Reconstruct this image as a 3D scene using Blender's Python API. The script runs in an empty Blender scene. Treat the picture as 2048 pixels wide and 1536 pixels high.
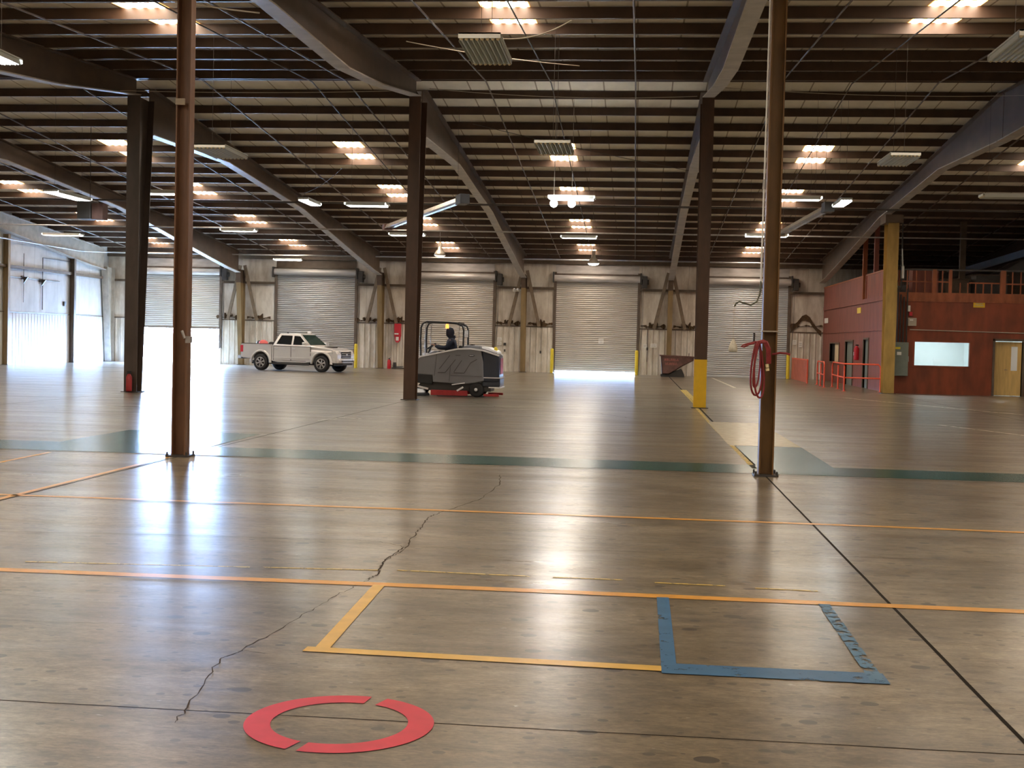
import bpy, bmesh, math, random
from mathutils import Vector, Matrix
random.seed(7)
SC = bpy.context.scene
COL = SC.collection
PI = math.pi

# ------------------------------------------------------------------ camera
F, YAW, PIT, ROL = 2524.08, 0.09795, 0.03411, 0.02353
fwd = Vector((-math.sin(YAW)*math.cos(PIT), math.cos(YAW)*math.cos(PIT), -math.sin(PIT)))
rgt = Vector((math.cos(YAW), math.sin(YAW), 0))
upv = rgt.cross(fwd)
cr = rgt*math.cos(ROL) + upv*math.sin(ROL)
cu = upv*math.cos(ROL) - rgt*math.sin(ROL)
cam = bpy.data.objects.new('camera', bpy.data.cameras.new('camera'))
COL.objects.link(cam)
M = Matrix((cr, cu, -fwd)).transposed().to_4x4()
M.translation = Vector((-1.655, 0, 1.627))
cam.matrix_world = M
cam.data.sensor_width = 36
cam.data.lens = 36*F/2048
cam.data.clip_end = 400
SC.camera = cam

# ------------------------------------------------------------------ world, portal, exposure
W = bpy.data.worlds.new('sky'); SC.world = W; W.use_nodes = True
bgn = W.node_tree.nodes['Background']
bgn.inputs[0].default_value = (0.36, 0.58, 1.0, 1)
bgn.inputs[1].default_value = 210
SC.view_settings.view_transform = 'Standard'
SC.view_settings.look = 'None'
SC.view_settings.exposure = 0.88
SC.view_settings.gamma = 1
SC.view_settings.use_curve_mapping = False

def area(name, loc, rot, sx, sy, power, colr, portal=False):
    l = bpy.data.lights.new(name, 'AREA'); l.shape = 'RECTANGLE'; l.size = sx; l.size_y = sy
    l.energy = power; l.color = colr
    o = bpy.data.objects.new(name, l); COL.objects.link(o); o.location = loc; o.rotation_euler = rot
    if portal: l.cycles.is_portal = True
    return o
# daylight coming in through the open roll-up door (portal that guides the sky light)
area('door_daylight_portal', (-26.3, 66.75, 0.97), (-PI/2, 0, 0), 4.0, 1.9, 1, (1, 1, 1), portal=True)
area('door_gap_portal', (-3.81, 66.75, 0.1), (-PI/2, 0, 0), 4.3, 0.2, 1, (1, 1, 1), portal=True)

B = 7.62; YW = 66.58; YC = 33.07; XL = -30.48; XR = 15.24
def roofz(y): return 8.62 - (.072*(y-33) if y > 33 else .075*(33-y))

# ------------------------------------------------------------------ materials
def mat(name, col, rough=.6, metal=0, noise=0, nscale=4, col2=None, bump=0, stretch=(1,1,1), emis=None, estr=0, spec=.5, detail=4):
    m = bpy.data.materials.new(name); m.use_nodes = True
    nt = m.node_tree; bs = nt.nodes['Principled BSDF']
    bs.inputs['Base Color'].default_value = (*col, 1)
    bs.inputs['Roughness'].default_value = rough
    bs.inputs['Metallic'].default_value = metal
    bs.inputs['Specular IOR Level'].default_value = spec
    if emis:
        bs.inputs['Emission Color'].default_value = (*emis, 1); bs.inputs['Emission Strength'].default_value = estr
    if noise or bump or col2:
        tc = nt.nodes.new('ShaderNodeTexCoord'); mp = nt.nodes.new('ShaderNodeMapping')
        mp.inputs['Scale'].default_value = stretch
        nt.links.new(tc.outputs['Object'], mp.inputs[0])
        nz = nt.nodes.new('ShaderNodeTexNoise'); nz.inputs['Scale'].default_value = nscale; nz.inputs['Detail'].default_value = detail
        nt.links.new(mp.outputs[0], nz.inputs[0])
        rp = nt.nodes.new('ShaderNodeValToRGB')
        c2 = col2 if col2 else tuple(c*(1-noise) for c in col)
        rp.color_ramp.elements[0].position = .35; rp.color_ramp.elements[1].position = .65
        rp.color_ramp.elements[0].color = (*c2, 1); rp.color_ramp.elements[1].color = (*col, 1)
        nt.links.new(nz.outputs[0], rp.inputs[0]); nt.links.new(rp.outputs[0], bs.inputs['Base Color'])
        if bump:
            bp = nt.nodes.new('ShaderNodeBump'); bp.inputs['Strength'].default_value = bump
            nt.links.new(nz.outputs[0], bp.inputs['Height']); nt.links.new(bp.outputs[0], bs.inputs['Normal'])
    return m

def floor_material():
    m = bpy.data.materials.new('polished_concrete'); m.use_nodes = True
    nt = m.node_tree; N = nt.nodes; L = nt.links; bs = N['Principled BSDF']
    tc = N.new('ShaderNodeTexCoord')
    def noise(scale, st=(1,1,1), det=5, rough=.6, dist=0):
        mp = N.new('ShaderNodeMapping'); mp.inputs['Scale'].default_value = st; L.new(tc.outputs['Object'], mp.inputs[0])
        n = N.new('ShaderNodeTexNoise'); n.inputs['Scale'].default_value = scale; n.inputs['Detail'].default_value = det
        n.inputs['Roughness'].default_value = rough; n.inputs['Distortion'].default_value = dist
        L.new(mp.outputs[0], n.inputs[0]); return n.outputs[0]
    def ramp(src, a, b, ca, cb):
        r = N.new('ShaderNodeValToRGB'); r.color_ramp.elements[0].position = a; r.color_ramp.elements[1].position = b
        r.color_ramp.elements[0].color = (*ca, 1); r.color_ramp.elements[1].color = (*cb, 1); L.new(src, r.inputs[0]); return r.outputs[0]
    def mix(kind, fac, a, b):
        x = N.new('ShaderNodeMix'); x.data_type = 'RGBA'; x.blend_type = kind
        if isinstance(fac, float): x.inputs[0].default_value = fac
        else: L.new(fac, x.inputs[0])
        L.new(a, x.inputs[6]); L.new(b, x.inputs[7]); return x.outputs[2]
    base = ramp(noise(1.1, (.7, 1, 1), 6, .65), .3, .72, FL_A, FL_B)
    fine = ramp(noise(11, (.45, 1, 1), 6, .75), .36, .66, (.42, .41, .39), (1.2, 1.18, 1.15))
    c = mix('MULTIPLY', .85, base, fine)
    big = ramp(noise(.22, (.6, 1, 1), 3, .5), .35, .65, (.78, .75, .70), (1.1, 1.1, 1.1))
    c = mix('MULTIPLY', .9, c, big)
    # greasy grime patches
    gr = ramp(noise(.9, (.5, 1, 1), 7, .7, .4), .56, .70, (1, 1, 1), (.62, .60, .57))
    c = mix('MULTIPLY', 1.0, c, gr)
    grain = ramp(noise(60, (.35, 1, 1), 4, .8), .38, .62, (.60, .59, .57), (1.25, 1.25, 1.22))
    c = mix('MULTIPLY', .8, c, grain)
    # round dark spots
    def spots(scale, rad, thr):
        mp = N.new('ShaderNodeMapping'); mp.inputs['Scale'].default_value = (.8, 1, 1); L.new(tc.outputs['Object'], mp.inputs[0])
        v = N.new('ShaderNodeTexVoronoi'); v.inputs['Scale'].default_value = scale; v.voronoi_dimensions = '2D'
        L.new(mp.outputs[0], v.inputs['Vector'])
        sep = N.new('ShaderNodeSeparateColor'); L.new(v.outputs['Color'], sep.inputs[0])
        sc = N.new('ShaderNodeMath'); sc.operation = 'MULTIPLY_ADD'; L.new(sep.outputs[1], sc.inputs[0]); sc.inputs[1].default_value = rad; sc.inputs[2].default_value = rad*.35
        lt = N.new('ShaderNodeMath'); lt.operation = 'LESS_THAN'; L.new(v.outputs['Distance'], lt.inputs[0]); L.new(sc.outputs[0], lt.inputs[1])
        g = N.new('ShaderNodeMath'); g.operation = 'GREATER_THAN'; L.new(sep.outputs[0], g.inputs[0]); g.inputs[1].default_value = thr
        mu = N.new('ShaderNodeMath'); mu.operation = 'MULTIPLY'; L.new(lt.outputs[0], mu.inputs[0]); L.new(g.outputs[0], mu.inputs[1])
        return mu.outputs[0]
    dark = N.new('ShaderNodeRGB'); dark.outputs[0].default_value = (.045, .038, .03, 1)
    f1 = N.new('ShaderNodeMath'); f1.operation = 'MULTIPLY'; f1.inputs[1].default_value = .9; L.new(spots(3.0, .10, .45), f1.inputs[0])
    f2 = N.new('ShaderNodeMath'); f2.operation = 'MULTIPLY'; f2.inputs[1].default_value = .75; L.new(spots(8, .13, .60), f2.inputs[0])
    c = mix('MIX', f1.outputs[0], c, dark.outputs[0]); c = mix('MIX', f2.outputs[0], c, dark.outputs[0])
    chip = N.new('ShaderNodeRGB'); chip.outputs[0].default_value = (.5, .47, .42, 1)
    ch = ramp(noise(24, (.4, 1, 1), 3, .6), .70, .74, (0, 0, 0), (.6, .6, .6))
    c = mix('MIX', ch, c, chip.outputs[0])
    L.new(c, bs.inputs['Base Color'])
    rg = ramp(noise(1.3, (.22, 1.6, 1), 6, .65), .3, .7, (.27,)*3, (.44,)*3)
    L.new(rg, bs.inputs['Roughness'])
    bs.inputs['Specular IOR Level'].default_value = .62
    bs.inputs['Coat Weight'].default_value = FL_COAT; bs.inputs['Coat Roughness'].default_value = .22
    bp = N.new('ShaderNodeBump'); bp.inputs['Strength'].default_value = .05; bp.inputs['Distance'].default_value = .02
    L.new(noise(2.2, (.3, 1.5, 1), 5, .6), bp.inputs['Height']); L.new(bp.outputs[0], bs.inputs['Normal'])
    L.new(bp.outputs[0], bs.inputs['Coat Normal'])
    return m
FL_A, FL_B, FL_COAT = (.12, .096, .062), (.32, .272, .190), .55

def paint(name, col, wear=0.0, rough=.33, wscale=9):
    """painted or taped floor marking; worn places let the floor show"""
    m = mat(name, col, rough, noise=.18, nscale=6)
    if wear > 0:
        nt = m.node_tree; N = nt.nodes; L = nt.links
        out = N['Material Output']; bs = N['Principled BSDF']
        tr = N.new('ShaderNodeBsdfTransparent'); mx = N.new('ShaderNodeMixShader')
        tc = N.new('ShaderNodeTexCoord'); nz = N.new('ShaderNodeTexNoise'); nz.inputs['Scale'].default_value = wscale; nz.inputs['Detail'].default_value = 6
        nz.inputs['Roughness'].default_value = .7
        rp = N.new('ShaderNodeValToRGB'); rp.color_ramp.elements[0].position = wear; rp.color_ramp.elements[1].position = wear+.05
        L.new(tc.outputs['Object'], nz.inputs[0]); L.new(nz.outputs[0], rp.inputs[0]); L.new(rp.outputs[0], mx.inputs[0])
        L.new(tr.outputs[0], mx.inputs[1]); L.new(bs.outputs[0], mx.inputs[2]); L.new(mx.outputs[0], out.inputs[0])
    return m

def seam_material(name, col, seamcol, period, width, axis=0, noise=.25, nscale=.8, rough=.6, stain=None):
    m = bpy.data.materials.new(name); m.use_nodes = True
    nt = m.node_tree; N = nt.nodes; L = nt.links; bs = N['Principled BSDF']; bs.inputs['Roughness'].default_value = rough
    tc = N.new('ShaderNodeTexCoord'); sp = N.new('ShaderNodeSeparateXYZ'); L.new(tc.outputs['Object'], sp.inputs[0])
    a = N.new('ShaderNodeMath'); a.operation = 'DIVIDE'; L.new(sp.outputs[axis], a.inputs[0]); a.inputs[1].default_value = period
    b = N.new('ShaderNodeMath'); b.operation = 'FRACT'; L.new(a.outputs[0], b.inputs[0])
    c = N.new('ShaderNodeMath'); c.operation = 'LESS_THAN'; L.new(b.outputs[0], c.inputs[0]); c.inputs[1].default_value = width
    nz = N.new('ShaderNodeTexNoise'); nz.inputs['Scale'].default_value = nscale; nz.inputs['Detail'].default_value = 6; nz.inputs['Roughness'].default_value = .65
    mp = N.new('ShaderNodeMapping'); mp.inputs['Scale'].default_value = (2.0, 1, .6); L.new(tc.outputs['Object'], mp.inputs[0]); L.new(mp.outputs[0], nz.inputs[0])
    rp = N.new('ShaderNodeValToRGB'); rp.color_ramp.elements[0].position = .3; rp.color_ramp.elements[1].position = .62
    st = stain or tuple(x*(1-noise) for x in col)
    rp.color_ramp.elements[0].color = (*st, 1); rp.color_ramp.elements[1].color = (*col, 1); L.new(nz.outputs[0], rp.inputs[0])
    mx = N.new('ShaderNodeMix'); mx.data_type = 'RGBA'; L.new(c.outputs[0], mx.inputs[0]); L.new(rp.outputs[0], mx.inputs[6]); mx.inputs[7].default_value = (*seamcol, 1)
    L.new(mx.outputs[2], bs.inputs['Base Color'])
    return m

def emit(name, col, s):
    m = bpy.data.materials.new(name); m.use_nodes = True; nt = m.node_tree
    nt.nodes.remove(nt.nodes['Principled BSDF'])
    e = nt.nodes.new('ShaderNodeEmission'); e.inputs[0].default_value = (*col, 1); e.inputs[1].default_value = s
    nt.links.new(e.outputs[0], nt.nodes['Material Output'].inputs[0]); return m

MT = dict(
    floor=floor_material(),
    joint=mat('saw_joint', (.018, .015, .012), .9, spec=.1),
    crack=mat('floor_crack_dirt', (.060, .048, .036), .9, spec=.1),
    roof=seam_material('roof_liner_sheet', (.82, .76, .64), (.30, .24, .16), .915, .04, 0, .18, .7, .55),
    purlin=mat('purlin_brown_primer', (.070, .036, .019), .5, noise=.35, nscale=2),
    rafter=mat('rafter_brown_primer', (.110, .072, .048), .45, noise=.3, nscale=1.5, stretch=(1, 1, 2)),
    flange=mat('lit_flange_and_grey_paint', (.46, .42, .36), .4, noise=.25, nscale=3),  # light on rafter undersides put into this pale tone; plain grey paint elsewhere
    col_dark=mat('column_dark_brown', (.085, .042, .022), .4, noise=.35, nscale=3, stretch=(1, 1, .4)),
    col_grey=mat('column_grey_brown', (.080, .058, .046), .4, noise=.35, nscale=3, stretch=(1, 1, .4)),
    col_rust=mat('column_rust_brown', (.19, .095, .050), .45, noise=.3, nscale=5, stretch=(1, 1, .3)),
    col_must=mat('column_mustard_brown', (.20, .105, .030), .45, noise=.4, nscale=5, stretch=(1, 1, .3)),
    col_ochre=mat('column_ochre', (.46, .29, .075), .5, noise=.3, nscale=4, stretch=(1, 1, .3)),
    col_tan=mat('wall_column_tan', (.30, .21, .10), .5, noise=.3, nscale=4, stretch=(1, 1, .3)),
    yellow=mat('safety_yellow', (.80, .50, .015), .4, noise=.08, nscale=6),
    yellow2=mat('bollard_yellow', (.85, .68, .05), .45, noise=.12, nscale=9),
    wallup=seam_material('wall_vinyl_liner', (.74, .69, .61), (.42, .37, .30), 1.22, .015, 0, .3, .9, .6, stain=(.40, .33, .26)),
    wallupL=seam_material('left_wall_vinyl_liner', (.60, .60, .60), (.35, .34, .34), 1.22, .02, 1, .3, .9, .6, stain=(.42, .42, .42)),
    wains=seam_material('wainscot_panel', (.78, .74, .67), (.52, .48, .40), .305, .10, 0, .3, 1.3, .5, stain=(.48, .42, .33)),
    wainsL=seam_material('left_wainscot_panel', (.68, .68, .67), (.5, .5, .5), .305, .10, 1, .2, 1.3, .5),
    girt=mat('girt_brown', (.12, .085, .055), .5, noise=.3, nscale=4),
    brace=mat('brace_tan_brown', (.22, .165, .11), .55, noise=.3, nscale=4),
    torn=mat('torn_insulation', (.11, .065, .03), .9, noise=.5, nscale=14, bump=.6),
    slat=mat('shutter_slat_beige', (.60, .57, .53), .42, metal=.25, noise=.12, nscale=1.5, stretch=(.5, 1, 4)),
    slat5=mat('shutter_slat_grey', (.60, .63, .66), .38, metal=.3, noise=.12, nscale=1.5, stretch=(.5, 1, 4)),
    slat2=mat('shutter_slat_dull', (.46, .45, .44), .42, metal=.25, noise=.14, nscale=1.5, stretch=(.5, 1, 4)),
    hood=mat('galvanised_hood', (.62, .59, .57), .42, metal=.25, noise=.3, nscale=2.5, stretch=(.5, 1, 2)),
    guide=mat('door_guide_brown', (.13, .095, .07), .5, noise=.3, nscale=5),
    black=mat('black_rubber', (.018, .018, .020), .6),
    dark=mat('dark_metal', (.05, .047, .045), .45, noise=.2, nscale=5),
    white=mat('white_enamel', (.80, .79, .74), .4, noise=.06, nscale=5),
    paper=mat('white_paper', (.85, .84, .80), .7, noise=.05, nscale=9),
    greyp=mat('grey_electrical_enamel', (.19, .22, .19), .45, noise=.12, nscale=5),
    galv=mat('galvanised_pipe', (.42, .41, .40), .4, metal=.6, noise=.2, nscale=6),
    pipe=mat('dark_pipe', (.06, .05, .045), .5, noise=.2, nscale=5),
    rod=mat('bridging_steel', (.12, .09, .07), .5, noise=.2, nscale=5),
    wirec=mat('pale_cable', (.45, .40, .33), .6),
    red=mat('sign_red', (.60, .018, .035), .45, noise=.1, nscale=8),
    redpaint=paint('red_floor_paint', (.60, .018, .050), 0, .5),
    oldyel=paint('orange_yellow_tape', (.72, .36, .06), 0.0, .30),
    palyel=paint('pale_yellow_tape', (.72, .46, .10), 0.30, .32),
    dashyel=paint('worn_yellow_line', (.62, .46, .10), 0.42, .4, 14),
    blue=paint('blue_tape', (.035, .14, .29), .37, .38, 7),
    blueworn=paint('blue_tape_worn', (.05, .17, .30), .43, .38, 12),
    teal=paint('teal_floor_paint', (.006, .080, .074), .22, .22, 3),
    bluegrey=paint('blue_grey_floor_paint', (.075, .17, .20), .25, .24, 3),
    cream=paint('cream_floor_paint', (.60, .54, .38), .28, .24, 3),
    whiteline=paint('faded_white_line', (.60, .54, .42), .42, .3, 5),
    woodred=mat('red_stained_plywood', (.26, .052, .016), .5, noise=.45, nscale=1.6, stretch=(1.5, 1.5, .5), bump=.05),
    woodredL=mat('dull_red_painted_board', (.25, .075, .052), .55, noise=.25, nscale=1.6, stretch=(1.5, 1.5, .5)),
    woodpost=mat('red_orange_timber', (.36, .10, .035), .5, noise=.35, nscale=6, stretch=(1, 1, .3)),
    railor=mat('red_orange_rail_paint', (.80, .10, .035), .4, noise=.1, nscale=8),
    meshpan=mat('faded_red_panel', (.62, .16, .10), .5, noise=.3, nscale=7, stretch=(2, 2, .4)),
    doorwood=mat('light_wood_door', (.66, .43, .14), .45, noise=.18, nscale=5, stretch=(3, 3, .4)),
    officein=mat('office_white_wall', (.80, .84, .84), .7, noise=.04, nscale=3),
    glass=None,
    skyl=emit('skylight_glow', (1.0, .89, .74), 15.5),
    skyl2=emit('skylight_amber_rib', (1.0, .46, .13), 5.0),
    tube=emit('lit_tube', (.95, 1.0, .99), 38),
    bulb=emit('lit_bulb', (1.0, .98, .95), 90),
    tubeoff=mat('unlit_tube', (.52, .56, .50), .35),
    cap=mat('lamp_cap_cream', (.78, .66, .40), .5),
    refl=mat('fixture_reflector', (.60, .62, .58), .35, noise=.05, nscale=5),
    heater=mat('heater_reflector', (.55, .50, .42), .35, metal=.5, noise=.2, nscale=5),
    rustbin=mat('rust_brown_steel', (.17, .085, .070), .6, noise=.35, nscale=5),
    binmark=mat('faded_red_lettering', (.50, .17, .14), .6),
    silver=mat('silver_car_paint', (.74, .73, .72), .28, metal=.30, noise=.04, nscale=2),
    chrome=mat('chrome', (.75, .75, .75), .12, metal=1),
    carglass=mat('tinted_glass', (.006, .007, .008), .35, noise=.05, nscale=2, spec=.08),
    wsglass=mat('windshield_glass', (.03, .06, .055), .08, noise=.05, nscale=2),
    plast=mat('dark_plastic', (.035, .033, .033), .55),
    rim=mat('alloy_rim', (.48, .47, .46), .3, metal=.7, noise=.1, nscale=9),
    tail=mat('tail_lamp_red', (.65, .03, .05), .25),
    headl=mat('headlamp_lens', (.45, .47, .50), .12),
    lampw=mat('lamp_clear', (.85, .86, .88), .15),
    cargo=mat('pink_red_bundle', (.85, .16, .14), .6, noise=.2, nscale=12),
    sgrey=mat('scrubber_grey_body', (.20, .20, .215), .38, noise=.08, nscale=3),
    snavy=mat('scrubber_navy_tank', (.028, .036, .055), .3, noise=.15, nscale=3),
    strim=mat('scrubber_white_trim', (.80, .79, .80), .35),
    sred=mat('scrubber_red_skirt', (.42, .025, .03), .45, noise=.2, nscale=9),
    seam=mat('panel_seam', (.07, .062, .062), .6),
    navy=mat('navy_jacket_cloth', (.012, .016, .035), .8, noise=.3, nscale=14),
    trouser=mat('dark_trousers', (.02, .022, .03), .8, noise=.2, nscale=14),
    skin=mat('skin', (.30, .16, .10), .55, noise=.08, nscale=20),
    amber=mat('amber_beacon', (1.0, .35, .08), .3, emis=(1, .35, .06), estr=1.2),
    hose=mat('red_air_hose', (.26, .025, .03), .5, noise=.2, nscale=20),
    hoseg=mat('grey_green_hose', (.11, .12, .09), .5, noise=.2, nscale=20),
    bag=mat('cream_cloth', (.66, .64, .54), .8, noise=.2, nscale=30, bump=.4),
    concrete=mat('outside_concrete', (.60, .58, .54), .8, noise=.1, nscale=1),
    blind=mat('cream_blind', (.70, .58, .38), .7, noise=.1, nscale=5),
    ltube=mat('white_plastic', (.82, .84, .84), .4),
    boxo=mat('beige_box', (.42, .36, .28), .6, noise=.15, nscale=6),
)
def glassmat():
    m = bpy.data.materials.new('window_glass'); m.use_nodes = True; nt = m.node_tree; N = nt.nodes
    N.remove(N['Principled BSDF'])
    t = N.new('ShaderNodeBsdfTransparent'); t.inputs[0].default_value = (.93, .97, .97, 1)
    g = N.new('ShaderNodeBsdfGlossy'); g.inputs['Roughness'].default_value = .03
    x = N.new('ShaderNodeMixShader'); x.inputs[0].default_value = .07
    nt.links.new(t.outputs[0], x.inputs[1]); nt.links.new(g.outputs[0], x.inputs[2]); nt.links.new(x.outputs[0], N['Material Output'].inputs[0])
    return m
MT['glass'] = glassmat()

# ------------------------------------------------------------------ helpers
class MB:
    def __init__(s): s.v = []; s.f = []; s.m = []; s.cur = 0; s.sm = []
    def add(s, vs, fs, smooth=False):
        o = len(s.v); s.v += [tuple(x) for x in vs]
        for f in fs: s.f.append(tuple(i+o for i in f)); s.m.append(s.cur); s.sm.append(smooth)
    def box(s, x0, x1, y0, y1, z0, z1):
        vs = [(x, y, z) for x in (x0, x1) for y in (y0, y1) for z in (z0, z1)]
        s.add(vs, [(0,1,3,2), (4,6,7,5), (0,4,5,1), (2,3,7,6), (0,2,6,4), (1,5,7,3)]); return s
    def prism(s, prof, y0, y1, axis='y', smooth=False):
        """prof: list of 2D points; extruded along axis. axis 'y': prof=(x,z); 'x': prof=(y,z); 'z': prof=(x,y)"""
        n = len(prof)
        def P(p, t): return {'y': (p[0], t, p[1]), 'x': (t, p[0], p[1]), 'z': (p[0], p[1], t)}[axis]
        vs = [P(p, y0) for p in prof]+[P(p, y1) for p in prof]
        fs = [tuple(range(n))[::-1], tuple(range(n, 2*n))]+[(i, (i+1) % n, (i+1) % n+n, i+n) for i in range(n)]
        s.add(vs, fs, smooth); return s
    def tube(s, pts, r, seg=8, cap=True):
        pts = [Vector(p) for p in pts]; rr = r if isinstance(r, (list, tuple)) else [r]*len(pts)
        rings = []; prev = None
        for i, p in enumerate(pts):
            d = (pts[min(i+1, len(pts)-1)]-pts[max(i-1, 0)]).normalized()
            if prev is None:
                a = Vector((0, 0, 1)) if abs(d.z) < .9 else Vector((1, 0, 0)); u = d.cross(a).normalized()
            else: u = (prev-d*prev.dot(d)).normalized()
            prev = u; w = d.cross(u)
            rings.append([p+(u*math.cos(2*PI*k/seg)+w*math.sin(2*PI*k/seg))*rr[i] for k in range(seg)])
        vs = [v for r_ in rings for v in r_]; fs = []
        for i in range(len(rings)-1):
            for k in range(seg):
                fs.append((i*seg+k, i*seg+(k+1) % seg, (i+1)*seg+(k+1) % seg, (i+1)*seg+k))
        s.add(vs, fs, True)
        if cap:
            s.add(rings[0], [tuple(range(seg))[::-1]]); s.add(rings[-1], [tuple(range(seg))])
        return s
    def bar(s, a, b, w, h):
        """rectangular bar from a to b; w horizontal width, h height"""
        a = Vector(a); b = Vector(b); d = (b-a).normalized()
        u = d.cross(Vector((0, 0, 1)));
        if u.length < 1e-4: u = Vector((1, 0, 0))
        u.normalize(); t = u.cross(d).normalized()
        vs = [p+u*sx*w/2+t*sz*h/2 for p in (a, b) for sx, sz in ((-1, -1), (1, -1), (1, 1), (-1, 1))]
        s.add(vs, [(0,3,2,1), (4,5,6,7), (0,1,5,4), (1,2,6,5), (2,3,7,6), (3,0,4,7)]); return s
    def lathe(s, prof, c, seg=20, axis='z'):
        """prof: (r, h) pairs"""
        def P(r, h, a):
            x, y = r*math.cos(a), r*math.sin(a)
            return {'z': (c[0]+x, c[1]+y, c[2]+h), 'y': (c[0]+x, c[1]+h, c[2]+y), 'x': (c[0]+h, c[1]+x, c[2]+y)}[axis]
        vs = [P(r, h, 2*PI*k/seg) for r, h in prof for k in range(seg)]; fs = []
        for i in range(len(prof)-1):
            for k in range(seg): fs.append((i*seg+k, i*seg+(k+1) % seg, (i+1)*seg+(k+1) % seg, (i+1)*seg+k))
        s.add(vs, fs, True); return s
    def poly(s, pts): s.add(pts, [tuple(range(len(pts)))]); return s
    def mi(s, i): s.cur = i; return s
    def build(s, name, m, parent=None, local=False, bevel=0, origin=None, bseg=2):
        me = bpy.data.meshes.new(name)
        vs = [Vector(v) for v in s.v]
        o = bpy.data.objects.new(name, me)
        if parent is not None:
            if not local:
                p = parent; off = Vector((0, 0, 0))
                while p: off += p.location; p = p.parent
                vs = [v-off for v in vs]
        elif not local:
            if origin is None:
                mn = [min(v[i] for v in vs) for i in range(3)]; mx = [max(v[i] for v in vs) for i in range(3)]
                origin = Vector(((mn[0]+mx[0])/2, (mn[1]+mx[1])/2, mn[2]))
            origin = Vector(origin); vs = [v-origin for v in vs]; o.location = origin
        me.from_pydata(vs, [], s.f)
        ms = m if isinstance(m, (list, tuple)) else [m]
        for x in ms: me.materials.append(MT[x] if isinstance(x, str) else x)
        for i, p in enumerate(me.polygons):
            p.material_index = s.m[i] if s.m[i] < len(ms) else 0; p.use_smooth = s.sm[i]
        bm = bmesh.new(); bm.from_mesh(me); bmesh.ops.recalc_face_normals(bm, faces=bm.faces); bm.to_mesh(me); bm.free()
        me.update()
        COL.objects.link(o)
        if parent is not None: o.parent = parent
        if bevel:
            b = o.modifiers.new('bevel', 'BEVEL'); b.width = bevel; b.segments = bseg; b.limit_method = 'ANGLE'; b.angle_limit = .6
        return o

def tag(o, label=None, cat=None, group=None, kind=None):
    if label: o['label'] = label
    if cat: o['category'] = cat
    if group: o['group'] = group
    if kind: o['kind'] = kind
    return o
def thing(name, label, cat, loc, group=None, rz=0, kind=None):
    o = bpy.data.objects.new(name, None); COL.objects.link(o); o.location = loc; o.rotation_euler = (0, 0, rz)
    o.empty_display_size = .2
    return tag(o, label, cat, group, kind)
def bx(name, m, x0, x1, y0, y1, z0, z1, parent=None, local=False, bevel=0):
    return MB().box(x0, x1, y0, y1, z0, z1).build(name, m, parent, local, bevel)
def copy_tree(o, parent=None):
    c = o.copy(); COL.objects.link(c)
    if parent: c.parent = parent
    for ch in list(o.children): copy_tree(ch, c)
    return c
def skin_obj(name, pts, edges, radii, m, parent, sub=2):
    me = bpy.data.meshes.new(name); me.from_pydata(pts, edges, [])
    o = bpy.data.objects.new(name, me); COL.objects.link(o); o.parent = parent
    me.materials.append(MT[m])
    o.modifiers.new('skin', 'SKIN')
    sv = me.skin_vertices[0].data
    for i, r in enumerate(radii): sv[i].radius = (r, r) if not isinstance(r, tuple) else r
    sv[0].use_root = True
    o.modifiers['skin'].use_smooth_shade = True
    s_ = o.modifiers.new('sub', 'SUBSURF'); s_.levels = sub; s_.render_levels = sub
    return o

# ------------------------------------------------------------------ setting: floor
fl = MB()
fl.box(-30.9, 15.6, -2.2, YW+.4, -.2, 0)
fl.mi(1)
def strip(mb, pts, w, z=.0012):
    """flat ribbon along pts (x,y) with width w (number or list)"""
    P2 = [Vector((p[0], p[1])) for p in pts]; n = len(P2); L_ = []; R_ = []
    for i in range(n):
        d = (P2[min(i+1, n-1)]-P2[max(i-1, 0)]).normalized(); nn = Vector((-d.y, d.x))
        ww = (w[i] if isinstance(w, (list, tuple)) else w)/2
        L_.append(P2[i]+nn*ww); R_.append(P2[i]-nn*ww)
    vs = [(v.x, v.y, z) for v in L_]+[(v.x, v.y, z) for v in R_]
    mb.add(vs, [(i, i+1, n+i+1, n+i) for i in range(n-1)])
def wob(a, b, n, amp):
    out = []
    for i in range(n+1):
        t = i/n; out.append((a[0]+(b[0]-a[0])*t+random.uniform(-amp, amp), a[1]+(b[1]-a[1])*t+random.uniform(-amp, amp)))
    return out
# saw-cut joints of the slab
strip(fl, wob((0.0, -2), (0.0, 16), 60, .0012), .022)
strip(fl, wob((0.0, 16), (0.0, 66), 60, .002), .04)
for x in (-7.62, -15.24, -22.86, 7.62): strip(fl, [(x, -2), (x, 66)], .02)
for y in (5.24,): strip(fl, wob((-30, y), (15, y), 160, .004), .007)
for y in (16.2, 35.7, 26.0, 50.0): strip(fl, [(-30, y), (15, y)], .03 if y > 30 else .012)
fl.mi(2)
random.seed(3)
def crack(pts, w, sub=5, amp=.035):
    w = w*.5; sub = sub*2; amp = amp*.38
    out = []
    for i in range(len(pts)-1):
        seg = wob(pts[i], pts[i+1], sub, amp); seg[0] = pts[i]; seg[-1] = pts[i+1]
        out += seg if i == 0 else seg[1:]
    ws = [w*random.uniform(.45, 1.5) for _ in out]; ws[0] = ws[-1] = w*.2
    strip(fl, out, ws, .0016)
crack([(-3.53, 5.05), (-3.57, 5.32), (-3.69, 6.10), (-3.64, 6.30), (-3.56, 7.03), (-3.505, 7.69), (-3.43, 8.15), (-3.386, 8.49), (-3.45, 8.97), (-3.40, 9.59)], .012)
crack([(-3.40, 9.59), (-3.44, 10.16), (-3.47, 10.8), (-3.51, 11.34), (-3.45, 11.7), (-3.21, 12.8), (-3.16, 14.2), (-3.27, 15.2)], .020)
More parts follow.
